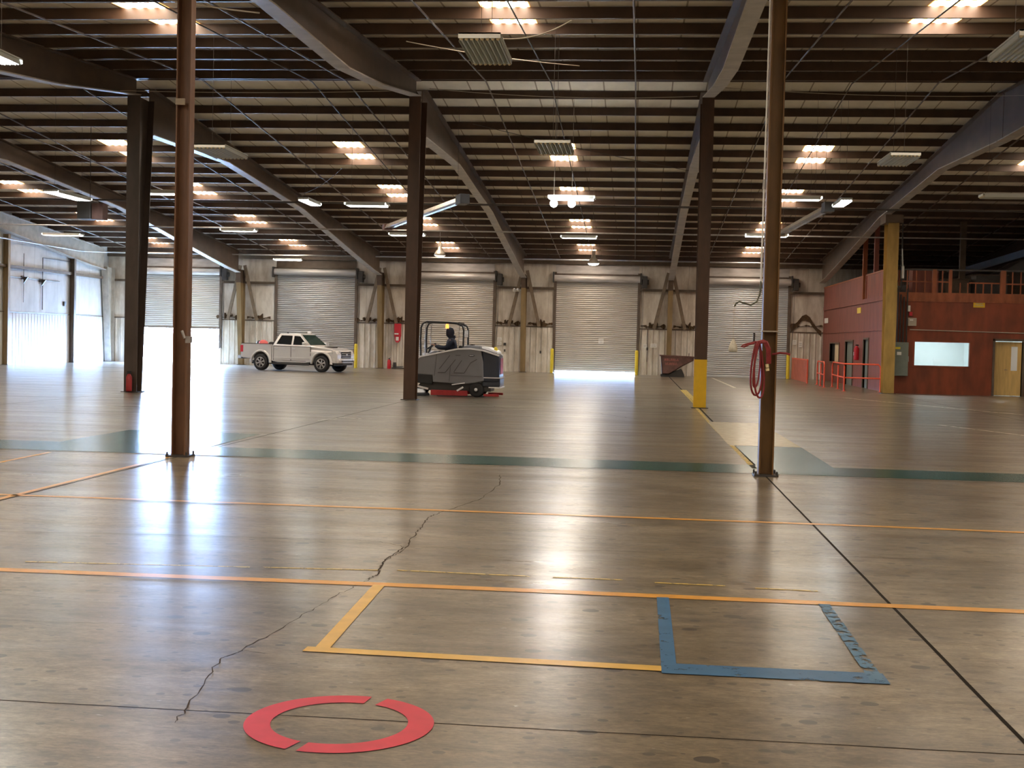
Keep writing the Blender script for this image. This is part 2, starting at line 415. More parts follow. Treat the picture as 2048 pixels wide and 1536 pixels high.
crack([(-3.43, 8.3), (-3.386, 8.49), (-3.45, 8.97), (-3.42, 9.68)], .022, 6, .03)
crack([(-7.5, 9.6), (-6.71, 9.65), (-5.76, 9.76), (-4.95, 9.83), (-4.3, 9.86), (-3.9, 9.91), (-3.66, 9.89), (-3.42, 9.66)], .014)
crack([(-3.42, 9.70), (-3.06, 9.69), (-2.67, 9.71), (-1.9, 9.85), (-.73, 9.99), (.8, 10.1)], .010)
crack([(-3.64, 6.30), (-3.5, 6.24)], .010, 3, .01)
crack([(-5.3, 6.7), (-4.87, 6.70), (-4.43, 6.75)], .006, 6, .02)
crack([(-5.6, 7.35), (-4.9, 7.3), (-4.4, 7.42)], .006, 6, .02)
crack([(1.2, 5.0), (1.6, 6.2), (1.9, 8.0)], .008, 6, .03)
crack([(-11, 24), (-8.6, 22.6), (-6.8, 24.4), (-3, 22.9)], .02, 8, .1)
crack([(-6, 33), (-4.5, 29.5), (-3.2, 30.5), (-1.5, 27.2)], .03, 8, .12)
crack([(-14, 31), (-11.2, 28.2), (-10, 30.4)], .03, 8, .12)
floor = fl.build('floor', ['floor', 'joint', 'crack'], origin=(0, 0, 0))
tag(floor, 'polished tan concrete slab with saw joints, cracks and dark spots', kind='structure')

# ------------------------------------------------------------------ painted marks
def mark(name, m, label, group=None, polys=(), strips=(), z=.003, cat='floor marking'):
    mb = MB()
    for i, (pts, w) in enumerate(strips): strip(mb, pts, w, z+i*.0002)
    for p in polys: mb.poly([(x, y, z) for x, y in p])
    o = mb.build(name, m); tag(o, label, cat, group); return o
def arc(c, ro, ri, a0, a1, n=40):
    a = [math.radians(a0+(a1-a0)*i/n) for i in range(n+1)]
    return [(c[0]+ro*math.cos(t), c[1]+ro*math.sin(t)) for t in a], [(c[0]+ri*math.cos(t), c[1]+ri*math.sin(t)) for t in a]
rc = thing('painted_circle', 'broken red circle painted on the concrete in the foreground', 'floor marking', (-2.861, 5.18, 0))
for nm, a0, a1 in (('left_arc', 82, 251), ('right_arc', 258, 431)):
    o_, i_ = arc((-2.861, 5.18), .398, .288, a0, a1); mb = MB(); n = len(o_)
    mb.add([(x, y, .003) for x, y in o_]+[(x, y, .003) for x, y in i_], [(k, k+1, n+k+1, n+k) for k in range(n-1)])
    mb.build(nm, 'redpaint', rc)
mark('orange_line', 'oldyel', 'wide orange line right across the foreground, touching the yellow and blue outlines', None, strips=[([(-7.5, 8.07), (-3, 8.16), (2.5, 8.17)], .12)])
mark('orange_line', 'oldyel', 'thin orange line crossing the floor in front of the two near poles', None, strips=[([(-9, 11.79), (-3, 11.83), (.6, 11.83), (2.1, 11.78)], .09)])
mark('orange_line', 'oldyel', 'orange line running back to the foot of the left near pole', None, strips=[([(-7.68, 11.2), (-7.72, 15.95)], .07)])
mark('orange_line', 'oldyel', 'short orange line at far left edge beyond the thin cross line', None, strips=[([(-9.34, 14.6), (-9.4, 16.1)], .06)])
for k, (a, b) in enumerate((((-5.88, 8.42), (-4.31, 8.56)), ((-4.22, 8.58), (-3.42, 8.65)), ((-3.28, 8.68), (-2.35, 8.66)), ((-2.19, 8.66), (-1.71, 8.67)), ((-1.49, 8.615), (-1.02, 8.61)), ((-.82, 8.57), (-.41, 8.556)))):
    mark('worn_line_dash', 'dashyel', ('worn thin yellow dash just beyond the orange line, at far left', 'short worn yellow dash ending where the crack crosses the orange line', 'worn yellow dash above the upper left corner of the yellow outline', 'faint yellow dash above the middle of the yellow outline', 'worn yellow dash above the upper left corner of the blue outline', 'worn yellow dash above the upper right corner of the blue outline')[k],
         'worn yellow dashes', strips=[(wob(a, b, 12, .003), .03)])
yo = thing('yellow_outline', 'yellow painted rectangle outline beside the crack, open toward the blue one', 'floor marking', (-3.3, 6.35, 0))
for nm, s in (('left_side', ([(-3.30, 8.13), (-3.245, 6.34)], .078)), ('front_side', ([(-3.33, 6.375), (-2.4, 6.35), (-1.49, 6.325)], .10))):
    mb = MB(); strip(mb, s[0], s[1], .0034 if nm[0] == 'l' else .0038); mb.build(nm, 'palyel', yo)
bo = thing('blue_outline', 'worn blue tape square on the floor under the orange line', 'floor marking', (-1.45, 6.3, 0))
for nm, s, m_, z in (('left_side', ([(-1.447, 8.12), (-1.452, 6.29)], .078), 'blue', .0036), ('front_side', ([(-1.49, 6.335), (-.385, 6.335)], .20), 'blue', .0041), ('right_side', ([(-.43, 8.12), (-.437, 6.25)], .075), 'blueworn', .0046)):
    mb = MB(); strip(mb, s[0], s[1], z); mb.build(nm, m_, bo)
mark('teal_stripe', 'teal', 'dark teal painted stripe running across the floor behind the two near poles', None, polys=[[(-30, 16.35), (15, 16.35), (15, 17.35), (-30, 17.9)]])
mark('teal_patch', 'teal', 'dark teal painted rectangle joined to the stripe, left of the left near pole', None, polys=[[(-10.0, 17.6), (-7.75, 17.6), (-7.75, 20.2), (-10.0, 20.2)]], z=.0035)
mark('blue_grey_patch', 'bluegrey', 'blue-grey painted block behind the right near pole', None, polys=[[(.02, 16.6), (1.05, 16.6), (1.05, 20.85), (-.02, 20.85)]], z=.0035)
mark('cream_patch', 'cream', 'pale cream painted block between the yellow-footed column and the right near pole', None, polys=[[(-.12, 20.9), (1.05, 20.9), (1.0, 27.2), (-.1, 27.2)]], z=.0035)
mark('yellow_floor_line', 'dashyel', 'thin yellow line along the joint from the yellow-footed column to the right near pole', None, strips=[([(-.05, 17), (-.09, 26), (-.08, 33)], .07)])
mark('yellow_floor_line', 'dashyel', 'pale yellow worn line on the floor behind the yellow-footed column', None, strips=[([(.05, 34), (.05, 46)], .22)])
mark('white_floor_line', 'whiteline', 'faded white line leading back to the grey roll-up door', None, strips=[([(2.15, 64), (2.2, 50)], .12)])
mark('white_floor_line', 'whiteline', 'faded pale line slanting across the right side before the red office', None, strips=[([(5.2, 42.6), (8.5, 34.2)], .14)])
mark('white_floor_line', 'whiteline', 'faded pale line at right, nearer than the slanting one', None, strips=[([(5.0, 28.5), (6.6, 24.0)], .10)])
mark('tape_scrap', 'whiteline', 'white tape scraps on the floor in front of the silver truck', None, strips=[([(-7.75, 23.9), (-7.55, 24.6)], .05), ([(-7.6, 24.95), (-7.1, 24.75)], .05)])

# ------------------------------------------------------------------ setting: walls, roof
def st(o, label=None): return tag(o, label, kind='structure')
DC = [-26.33, -18.88, -11.43, -3.82, 3.93]     # door centres (X)
DW = 2.2
GAPS = {0: 1.93, 3: .15}
wb = MB()
edges = [XL] + [e for c in DC for e in (c-DW, c+DW)] + [7.9]
lo = MB()
for i in range(0, len(edges), 2):
    a, b = edges[i], edges[i+1]
    wb.box(a, b, YW, YW+.12, 2.4, 6.4)
    lo.box(a, b, YW-.02, YW+.12, 0, 2.4)
    x = a+.1
    while x < b-.06:
        lo.prism([(x, YW-.02), (x+.035, YW-.055), (x+.075, YW-.055), (x+.11, YW-.02)], 0, 2.37, 'z'); x += .305
for c in DC: wb.box(c-DW, c+DW, YW, YW+.12, 5.2, 6.4)
wb.box(7.9, XR+.1, YW, YW+.12, 0, 6.4)
wall_back = wb.build('wall_back', 'wallup', origin=(-7.6, YW, 0)); st(wall_back, 'back wall lined in stained cream sheeting above pale ribbed panels')
lo.build('wainscot', 'wains', wall_back)
g = MB()
for i in range(0, len(edges), 2):
    a, b = edges[i], edges[i+1]
    g.box(a, b, YW-.16, YW, 4.38, 4.50)
    g.box(a, b, YW-.06, YW, 2.39, 2.44)
g.build('girt', 'girt', wall_back)
# torn insulation hanging above the wainscot
random.seed(11)
torn = MB()
def ragged(x0, x1, zc, hmax, drop):
    n = 22; top = []; bot = []; w_ = 0
    for k in range(n+1):
        x = x0+(x1-x0)*k/n; w_ = .6*w_+.4*random.uniform(-1, 1)
        h = max(.006, hmax*(.42+.8*w_))
        yy = YW-.03-.10*random.random()
        top.append((x, yy, zc+h*.55+.04*math.sin(k*.7))); bot.append((x, yy+.01, zc-h*.45-drop*max(0, w_)))
    torn.add(top+bot, [(k, k+1, n+2+k, n+1+k) for k in range(n)])
    torn.add([(x, YW-.005, z-.02) for x, y, z in top]+top, [(k, k+1, n+2+k, n+1+k) for k in range(n)])
for i, X in enumerate((-22.86, -15.24, -7.62, 0.0)):
    for sgn in (-1, 1):
        xa, xb = sorted((X+sgn*.2, X+sgn*1.5)); ragged(xa, xb, 2.56, .20, .12)
        xm = X+sgn*.85; ragged(xm-.22, xm+.25, 2.62, .34, .2)
ragged(6.2, 7.85, 2.75, .20, .1)
arch_ = [(6.25, 2.62), (6.55, 2.85), (6.8, 3.18), (7.0, 3.26), (7.2, 3.12), (7.35, 2.85), (7.6, 2.55), (7.8, 2.42)]
top = [(x, YW-.09, z+.09) for x, z in arch_]; bot = [(x, YW-.06, z-.12-.1*random.random()) for x, z in arch_]
torn.add(top+bot, [(k, k+1, 9+k, 8+k) for k in range(7)])
torn.build('torn_insulation', 'torn', wall_back)

wl = MB(); wl.box(XL-.12, XL, -2.2, YW+.12, 2.42, 9.0)
wall_left = wl.build('wall_left', 'wallupL', origin=(XL, 30, 0)); st(wall_left, 'left wall in pale sheeting with ribbed lower panels, lit by daylight')
lo = MB(); lo.box(XL-.12, XL+.02, -2.2, YW, 0, 2.42)
y = 30.0
while y < YW-.1:
    lo.prism([(XL+.02, y), (XL+.032, y+.035), (XL+.032, y+.075), (XL+.02, y+.11)], 0, 2.38, 'z'); y += .305
lo.build('wainscot', 'wainsL', wall_left)
g = MB(); g.box(XL, XL+.16, 20, YW, 4.45, 4.58); g.box(XL, XL+.06, 20, YW, 2.40, 2.45)
g.build('girt', 'girt', wall_left)
wr = MB(); wr.box(XR, XR+.12, -2.2, YW+.12, 0, 9.0)
st(wr.build('wall_right', 'wallup', origin=(XR, 30, 0)), 'right wall in pale sheeting, seen above the red office')
wn = MB(); wn.box(XL-.12, XR+.12, -2.32, -2.2, 0, 7.0)
st(wn.build('wall_front', 'wallup', origin=(-7, -2.2, 0)))
rf = MB()
zf = roofz(YW+.12); zn = roofz(-2.32); zr = roofz(33)
rf.prism([(33, zr), (YW+.4, roofz(YW+.4)), (YW+.4, roofz(YW+.4)+.08), (33, zr+.08)], XL-.2, XR+.2, 'x')
rf.prism([(33, zr), (33, zr+.08), (-2.4, zn+.08), (-2.4, zn)], XL-.2, XR+.2, 'x')
ceiling = rf.build('ceiling', 'roof', origin=(0, 33, 8.6)); st(ceiling, 'underside of the low-pitched roof, cream liner sheets with seams')

# exterior ground
st(bx('ground', 'concrete', -70, 50, YW+.4, 140, -.2, -.02), 'sunlit concrete yard outside the open door')

# ------------------------------------------------------------------ purlins, bridging, eave strut
def purlin(y, label, group):
    z = roofz(y)-.012; h = .215
    prof = [(y-.035, z), (y+.035, z), (y+.035, z-.006), (y-.029, z-.006), (y-.029, z-h+.006), (y+.035, z-h+.006), (y+.035, z-h), (y-.035, z-h)]
    o = MB().prism(prof, XL+.02, XR-.02, 'x').build('roof_purlin', 'purlin'); tag(o, label, 'purlin', group)
for k in range(20): purlin(32.95+1.76*k, 'dark brown steel purlin under the roof slope that falls to the back wall', 'purlins of the far roof slope')
for k in range(14): purlin(32.68-1.74*k, 'dark brown steel purlin under the near roof slope, above the two near poles', 'purlins of the near roof slope')
es = MB().box(XL+.02, XR-.02, YW-.22, YW-.02, 5.72, 5.95)
tag(es.build('eave_strut', 'girt'), 'brown eave beam running along the top of the back wall', 'beam')
def bridging(x, y0, y1, dz=-.2, r=.016, label='', group='', m='rod'):
    pts = [(x, yy, roofz(yy)+dz) for yy in ([y0, 33, y1] if y0 < 33 < y1 else [y0, y1])]
    o = MB().tube(pts, r, 6).build('bridging_rod', m); tag(o, label, 'rod', group)
for b in range(-4, 2):
    for dx in (1.85, 5.75):
        x = b*B+dx
        bridging(x, 12, 66, -.22, .022, 'slender steel bridging line crossing under all the purlins toward the back wall', 'bridging lines across the purlins')

# ------------------------------------------------------------------ rigid frames
def isec_rafter(name, X, prof, label, fm='flange', wm='rafter', fw=.30, group=None):
    """prof: list of (Y, Zbottom); top follows the purlins"""
    y0, y1 = prof[0][0], prof[-1][0]
    cx = (X, (y0+y1)/2, roofz((y0+y1)/2)-.9)
    t = thing(name, label, 'roof beam', cx, group)
    top = [(y, roofz(y)-.235) for y, z in prof]
    MB().prism([(y, z) for y, z in prof]+top[::-1], X-.012, X+.012, 'x').build('web', wm, t)
    for nm, pr, m_ in (('bottom_flange', prof, fm), ('top_flange', [(y, z) for y, z in top], wm)):  # bottom flange coloured paler than the top one, as if lit from below
        mb = MB(); n = len(pr); up = -1 if nm[0] == 'b' else 1
        pp = list(pr)+[(y, z+.028*up) for y, z in pr][::-1]
        mb.prism(pp, X-fw/2, X+fw/2, 'x'); mb.build(nm, m_, t)
    return t
FAR = [(33.95, 7.10), (40.4, 7.27), (49.8, 6.72), (57.5, 5.80), (63.5, 5.12), (65.5, 4.95)]
NEAR = [(33.0, 8.02), (28.2, 7.34), (24.8, 6.98), (19.6, 6.86), (14.0, 6.45), (6.0, 5.3), (-1.9, 4.2)][::-1]
names = {-3: 'left of the big grey-brown column', -2: 'from the big grey-brown column', -1: 'from the dark column by the scrubber', 0: 'from the column with the yellow foot', 1: 'over the red office'}
NEARD = [(-1.9, 4.2), (6.0, 5.3), (14.0, 6.45), (19.6, 6.86), (24.8, 6.98), (28.2, 7.10), (33.9, 7.10)]
for b in (-3, -2, -1, 0, 1):
    isec_rafter('roof_rafter', b*B, FAR, 'tapered steel rafter to the back wall, %s' % names[b], wm='rafter')
    isec_rafter('roof_rafter', b*B, NEAR if b in (-2, -1, 0) else NEARD, 'tapered steel rafter toward the camera, %s' % names[b])
isec_rafter('roof_rafter', XL+.2, FAR, 'steel rafter along the top of the left wall', wm='flange')
isec_rafter('roof_rafter', XR-.2, FAR, 'dark steel rafter against the right wall behind the railing')

def icolumn(X, Yf, H, d0, d1, fw, m, label, foot=None, name='steel_column', m2=None, back=False, base=None):
    """I-section column, web in Y, near flange vertical at Yf; depth d0 at the foot, d1 at the top. back=True: far flange vertical instead"""
    t = thing(name, label, 'column', (X, Yf, 0))
    def yn(z): return Yf-(d0+(d1-d0)*z/H) if back else Yf
    def yf(z): return Yf if back else Yf+(d0+(d1-d0)*z/H)
    spans = [(0, foot, 'yellow'), (foot, H, m)] if foot else [(0, H, m)]
    if name == 'wall_column' and m == 'col_tan': spans = [(0, 4.4, 'col_tan'), (4.4, H, 'rafter')]
    for z0, z1, mm in spans:
        mb = MB()
        mb.prism([(yn(z0), z0), (yn(z1), z1), (yn(z1)+.02, z1), (yn(z0)+.02, z0)], X-fw/2, X+fw/2, 'x')
        mb.prism([(yf(z0), z0), (yf(z1), z1), (yf(z1)-.02, z1), (yf(z0)-.02, z0)], X-fw/2, X+fw/2, 'x')
        mb.prism([(yn(z0)+.02, z0), (yf(z0)-.02, z0), (yf(z1)-.02, z1), (yn(z1)+.02, z1)], X-.012, X+.012, 'x')
        o = mb.build('painted_foot' if (foot and z0 == 0) else ('upper_shaft' if z0 == 4.4 else 'shaft'), m2 if (m2 and z0 == 0 and not foot) else mm, t)
        if foot and z0 == 0: o['label'] = 'bright yellow painted lower part'
    bx('base_plate', 'dark', X-fw/2-.06, X+fw/2+.06, yn(0)-.06, yf(0)+.06, 0, .02, t)
    return t
icolumn(-2*B-.02, YC-.15, 8.0, .36, 1.0, .36, 'col_grey', 'big grey-brown steel column widening upward, in front of the bright open door')
c2 = icolumn(-B, YC-.15, 8.0, .36, 1.0, .31, 'col_dark', 'dark brown steel column partly hiding the floor scrubber')
c3 = icolumn(0, YC-.15, 8.0, .36, 1.0, .31, 'col_dark', 'dark brown steel column with a bright yellow painted foot', foot=1.26)
c4 = icolumn(B+.02, 48.06-.25, 6.3, .45, .75, .40, 'col_ochre', 'ochre steel column at the corner of the red office')
for z in (6.45,): bx('top_saddle', 'rafter', B-.3, B+.34, 47.7, 48.7, 6.3, 6.6, c4)
for b in (-3, -2, -1, 0):
    X = b*B
    where = {-3: 'between the open door and the shutter behind the truck', -2: 'right of the truck, near the red hose cabinet', -1: 'left of the central roll-up door', 0: 'behind the rusty tipping bin'}[b]
    icolumn(X, YW-.17, 5.1, .30, .95, .24, 'col_tan', 'tan tapered wall column %s' % where, name='wall_column', back=True)
icolumn(XL+.25, YW-.17, 5.1, .35, .95, .36, 'flange', 'grey corner column where the left and back walls meet', name='wall_column', back=True)
for y, h, m_, lb in ((55.1, 5.95, 'col_tan', 'tan post against the left wall at the picture edge'), (61.9, 5.3, 'girt', 'brown post in the middle of the bright left wall')):
    t = thing('wall_post', lb, 'post', (XL+.15, y, 0))
    mb = MB(); mb.box(XL+.03, XL+.05, y-.10, y+.10, 0, h); mb.box(XL+.26, XL+.28, y-.10, y+.10, 0, h); mb.box(XL+.05, XL+.26, y-.01, y+.01, 0, h); mb.build('shaft', m_, t)
    bx('base_plate', 'dark', XL+.0, XL+.32, y-.14, y+.14, 0, .02, t)
# diagonal kicker braces on the wall columns
for b in (-3, -2, -1, 0):
    for s in (-1, 1):
        X = b*B
        near = {-3: 'wall column left of the truck', -2: 'wall column by the red cabinet', -1: 'wall column left of the central door', 0: 'wall column behind the tipping bin'}[b]
        o = MB().bar((X+s*.12, YW-.34, 5.35), (X+s*.80, YW-.26, 2.42), .06, .17).build('diagonal_brace', 'brace')
        tag(o, 'brown diagonal brace on the %s side of the %s' % ('left' if s < 0 else 'right', near), 'brace')

tag(MB().tube([(XL+.06, 62.4, 4.5), (XL+.06, 62.4, 5.12), (XL+.06, 58.8, 5.12), (XL+.06, 58.8, 2.6)], .022, 6).build('wall_conduit', 'pipe'), 'dark conduit stepping across the upper left wall', 'conduit')
tag(MB().tube([(XL+.06, 60.6, 4.05), (XL+.06, 55.2, 4.05)], .018, 6).build('wall_conduit', 'pipe'), 'thin dark conduit level across the left wall below the girt', 'conduit')
tag(MB().tube([(XL+.06, 56.9, 5.2), (XL+.06, 56.9, 2.9)], .014, 6).build('wall_conduit', 'pipe'), 'thin dark vertical conduit nearest the picture edge on the left wall', 'conduit')
for y, z, lb in ((58.7, 3.95, 'dark bracket on the left wall at the foot of the stepped conduit'), (56.9, 4.0, 'dark bracket on the left wall nearest the picture edge')):
    t = thing('wall_bracket', lb, 'bracket', (XL+.1, y, z-.2)); bx('plate', 'dark', XL, XL+.06, y-.18, y+.10, z-.02, z+.14, t); MB().prism([(XL+.06, z+.1), (XL+.28, z+.1), (XL+.06, z-.22)], y-.03, y+.03).build('gusset', 'dark', t)
t = thing('wall_switch', 'small dark switch box low on the middle of the left wall', 'switch box', (XL+.06, 61.2, 2.85)); bx('box', 'dark', XL, XL+.10, 61.1, 61.28, 2.85, 3.08, t)

# near poles: H sections with the open channel facing the camera
def hpole(X, Y, H, w, m, label):
    t = thing('steel_pole', label, 'pole', (X, Y, 0))
    mb = MB()
    mb.box(X-w/2, X-w/2+.018, Y-.085, Y+.085, 0, H); mb.box(X+w/2-.018, X+w/2, Y-.085, Y+.085, 0, H); mb.box(X-w/2, X+w/2, Y+.02, Y+.03, 0, H)
    mb.build('shaft', m, t)
    mb = MB(); mb.box(X-.15, X+.15, Y-.15, Y+.15, 0, .022)
    mb.build('base_plate', 'dark', t)
    for sx in (-1, 1):
        for sy in (-1, 1): MB().tube([(X+sx*.13, Y+sy*.13, .02), (X+sx*.13, Y+sy*.13, .065)], .014, 6).build('anchor_bolt', 'dark', t)
    return t
pl = hpole(-B-.01, 16.15, 7.1, .19, 'col_rust', 'rust brown steel pole at left, in front of the bright door')
pr = hpole(.0, 16.15, 7.1, .185, 'col_must', 'mustard brown steel pole at right carrying the red air hose')
bx('tan_tag_plate', 'boxo', -B-.10, -B+.02, 16.03, 16.06, 4.6, 4.68, pl)

# ------------------------------------------------------------------ roll-up doors
def shutter(i):
    c = DC[i]; n = i+1
    m_ = ['slat', 'slat2', 'slat', 'slat', 'slat5'][i]
    t = thing('door_%d' % n, ['half-open roll-up door flooded with daylight at left', 'closed grey roll-up door behind the silver truck', 'closed roll-up door behind the floor scrubber', 'central closed roll-up door with daylight under it and a white notice', 'closed pale grey roll-up door behind the right near pole'][i], None, (c, YW, 0), kind='structure')
    z0 = GAPS.get(i, .01); z1 = 5.3
    mb = MB(); p = .105; z = z0; prof = []
    y0 = YW+.02
    # interlocking curved slats in one corrugated sheet
    zz = z0
    while zz < z1:
        for a, q in ((0, .022), (.14, .022), (.16, -.004), (.34, -.022), (.58, -.028), (.82, -.020), (.98, -.002)): prof.append((y0+q, zz+a*p))
        zz += p
    front = [(y-.0, z) for y, z in prof]; backp = [(y+.012, z) for y, z in prof][::-1]
    vs = [(c-DW+.02, y, z) for y, z in front]+[(c+DW-.02, y, z) for y, z in front]; k = len(front)
    mb.add(vs, [(q, q+1, k+q+1, k+q) for q in range(k-1)])
    vs = [(c-DW+.02, y+.02, z) for y, z in front]+[(c+DW-.02, y+.02, z) for y, z in front]
    mb.add(vs, [(q, q+1, k+q+1, k+q) for q in range(k-1)])
    mb.build('curtain', m_, t)
    bx('bottom_bar', 'guide' if i in (0,) else m_, c-DW+.02, c+DW-.02, YW-.01, YW+.06, z0-.03 if z0 > .05 else 0, z0+.06, t)
    for s in (-1, 1): bx('guide', 'guide', c+s*DW-.07, c+s*DW+.07, YW-.10, YW+.02, 0, 5.3, t)
    mb = MB(); mb.tube([(c-DW-.05, YW-.22, 4.98 if i != 1 else 5.05), (c+DW+.05, YW-.22, 4.98 if i != 1 else 5.05)], .17, 16); mb.build('coil', 'hood' if i != 1 else m_, t)
    for s in (-1, 1): bx('end_bracket', 'dark', c+s*(DW+.08)-.04, c+s*(DW+.08)+.04, YW-.45, YW, 4.75, 5.3, t)
    if i != 1:
        bx('header_panel', 'hood', c-DW+.02, c+DW-.02, YW-.06, YW-.01, 5.24, 5.68, t)
    if i != 1: bx('gap_shadow_strip', 'guide', c-DW+.02, c+DW-.02, YW-.08, YW-.01, 5.16, 5.24, t)  # dark strip standing in for the shadow gap below the header panel
    else:
        bx('header_panel', 'girt', c-DW+.02, c+DW-.02, YW-.06, YW-.01, 5.26, 5.70, t)
    # chain hoist on the right
    mb = MB(); mb.box(c+DW+.16, c+DW+.42, YW-.42, YW-.1, 4.55, 5.15); mb.tube([(c+DW+.10, YW-.25, 4.85), (c+DW+.50, YW-.25, 4.85)], .13, 12)
    h = mb.build('hoist_motor', 'dark', t, bevel=.02)
    mb = MB(); mb.tube([(c+DW+.14, YW-.25, 4.6), (c+DW+.20, YW-.2, 3.0), (c+DW+.14, YW-.2, 1.3), (c+DW+.24, YW-.25, 3.0), (c+DW+.22, YW-.25, 4.6)], .01, 5)
    mb.build('hand_chain', 'pipe', t)
    return t
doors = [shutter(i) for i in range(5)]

def put(o, label, cat, group=None): return tag(o, label, cat, group)
# bollards
for x, y, lb in ((-17.0+.63, 65.3, 'yellow bollard in front of the silver truck by the shutter edge'), (-8.98, 65.4, 'yellow bollard mostly hidden behind the floor scrubber'), (-6.04, 65.5, 'yellow bollard at the left foot of the central roll-up door'), (-1.66, 65.5, 'yellow bollard at the right foot of the central roll-up door'), (6.05, 65.6, 'yellow bollard between the grey door and the red railings')):
    t = thing('bollard', lb, 'bollard', (x, y, 0))
    MB().lathe([(.085, 0), (.085, 1.22), (.075, 1.26), (.04, 1.285), (0, 1.29)], (x, y, 0), 16).build('post', 'yellow2', t)
    MB().lathe([(0, .004), (.13, .004), (.13, .012), (.085, .014)], (x, y, 0), 16).build('base_ring', 'dark', t)
t = thing('bollard', 'small white marker post beside the open bright door', 'bollard', (-23.85, 65.8, 0))
MB().lathe([(.07, 0), (.07, .82), (.05, .86), (0, .87)], (-23.85, 65.8, 0), 12).build('post', 'white', t)
# notices and small wall things
def notice(x0, x1, z0, z1, lb, y=YW-.075, m_='paper', cat='notice', name='paper_notice', lines=2, ink='galv'):
    t = thing(name, lb, cat, ((x0+x1)/2, y, z0))
    bx('sheet', m_, x0, x1, y-.006, y, z0, z1, t)
    if lines:
        mb = MB(); h = (z1-z0)
        for k in range(lines):
            zz = z1-h*(k+1)/(lines+1); ww = (x1-x0)*random.uniform(.28, .4); c_ = (x0+x1)/2
            mb.box(c_-ww, c_+ww, y-.009, y-.006, zz-h*.045, zz+h*.045)
        mb.build('printed_lines', ink, t)
    return t
notice(-3.68, -3.41, 1.58, 1.86, 'white notice taped to the central roll-up door', y=YW-.02)
notice(-9.03, -8.80, 1.62, 1.80, 'upper white notice on the wall right of the floor scrubber')
notice(-9.03, -8.80, 1.40, 1.58, 'lower white notice on the wall right of the floor scrubber')
notice(-1.33, -1.14, 1.42, 1.62, 'small white notice right of the central door, left of the wider one')
notice(-.96, -.62, 1.45, 1.66, 'wider white notice on the wall above the tipping bin')
notice(6.35, 6.55, 1.78, 2.02, 'upper white notice beside the grey door')
notice(6.66, 6.85, 1.66, 1.95, 'small tilted notice on the wall by the red railings')
bx_ = thing('switch_box', 'small dark switch box with conduit right of the central door', 'switch box', (-1.12, YW-.1, 1.2))
bx('box', 'dark', -1.16, -1.08, YW-.14, YW-.06, 1.3, 1.45, bx_); MB().tube([(-1.12, YW-.09, .7), (-1.12, YW-.09, 2.4)], .018, 6).build('conduit', 'pipe', bx_)
bx_ = thing('switch_box', 'dark control box on the wall right of the floor scrubber', 'switch box', (-8.62, YW-.1, 1.2))
bx('box', 'dark', -8.68, -8.56, YW-.16, YW-.06, 1.38, 1.52, bx_); bx('lower_button', 'dark', -8.66, -8.58, YW-.14, YW-.06, 1.05, 1.18, bx_)
bx_ = thing('pendant_switch', 'switch on a drop cord between the central door and its left wall column', 'switch', (-6.72, YW-.1, .95))
bx('button', 'dark', -6.76, -6.68, YW-.14, YW-.06, 1.0, 1.14, bx_); MB().tube([(-6.72, YW-.09, 1.1), (-6.72, YW-.09, 2.4)], .008, 5).build('cord', 'pipe', bx_)
bx_ = thing('emergency_light', 'white twin emergency light beside the wall column left of the central door', 'emergency light', (-8.1, YW-.3, 4.2))
bx('body', 'white', -8.22, -7.86, YW-.52, YW-.40, 4.22, 4.36, bx_, bevel=.015)
for x in (-8.13, -7.95): MB().lathe([(0, -.05), (.07, -.05), (.05, .03)], (x, YW-.56, 4.33), 12, 'y').build('lamp_head', 'lampw', bx_)
bx('arm', 'white', -7.86, -7.74, YW-.48, YW-.44, 4.26, 4.32, bx_)
# red hose cabinet
t = thing('hose_cabinet', 'red fire cabinet with white label on the wall right of the truck', 'fire cabinet', (-14.34, YW-.2, 1.45))
bx('case', 'red', -14.52, -14.17, YW-.38, YW-.17, 1.72, 2.40, t, bevel=.015)
MB().prism([(-14.50, 1.72), (-14.19, 1.72), (-14.22, 1.50), (-14.30, 1.40), (-14.40, 1.40), (-14.48, 1.50)], YW-.36, YW-.17).build('lower_pocket', 'red', t)
bx('white_label', 'paper', -14.50, -14.28, YW-.39, YW-.38, 1.82, 1.90, t); bx('white_label', 'paper', -14.42, -14.27, YW-.375, YW-.36, 1.50, 1.70, t)
# extinguisher and crate at the floor there
t = thing('fire_extinguisher', 'small red extinguisher standing on the floor by the wall column', 'fire extinguisher', (-14.75, YW-.4, 0))
MB().lathe([(0, 0), (.09, 0), (.10, .03), (.10, .40), (.06, .48), (.03, .50), (0, .50)], (-14.75, YW-.4, 0), 16).build('cylinder', 'red', t)
mb = MB(); mb.box(-14.79, -14.71, YW-.42, YW-.38, .50, .55); mb.bar((-14.76, YW-.4, .55), (-14.66, YW-.4, .60), .02, .012); mb.build('handle', 'black', t)
MB().tube([(-14.75, YW-.42, .5), (-14.64, YW-.5, .42), (-14.63, YW-.48, .2)], .012, 6).build('hose', 'black', t)
t = thing('scrap_pile', 'low heap of dark scrap at the wall foot beside the red extinguisher', 'debris', (-14.3, YW-.35, 0))
mb = MB(); mb.bar((-14.6, YW-.5, .04), (-13.7, YW-.3, .04), .16, .06); mb.bar((-14.4, YW-.3, .10), (-14.0, YW-.45, .12), .12, .05); mb.box(-14.55, -14.40, YW-.35, YW-.2, 0, .34); mb.build('scrap', 'dark', t)

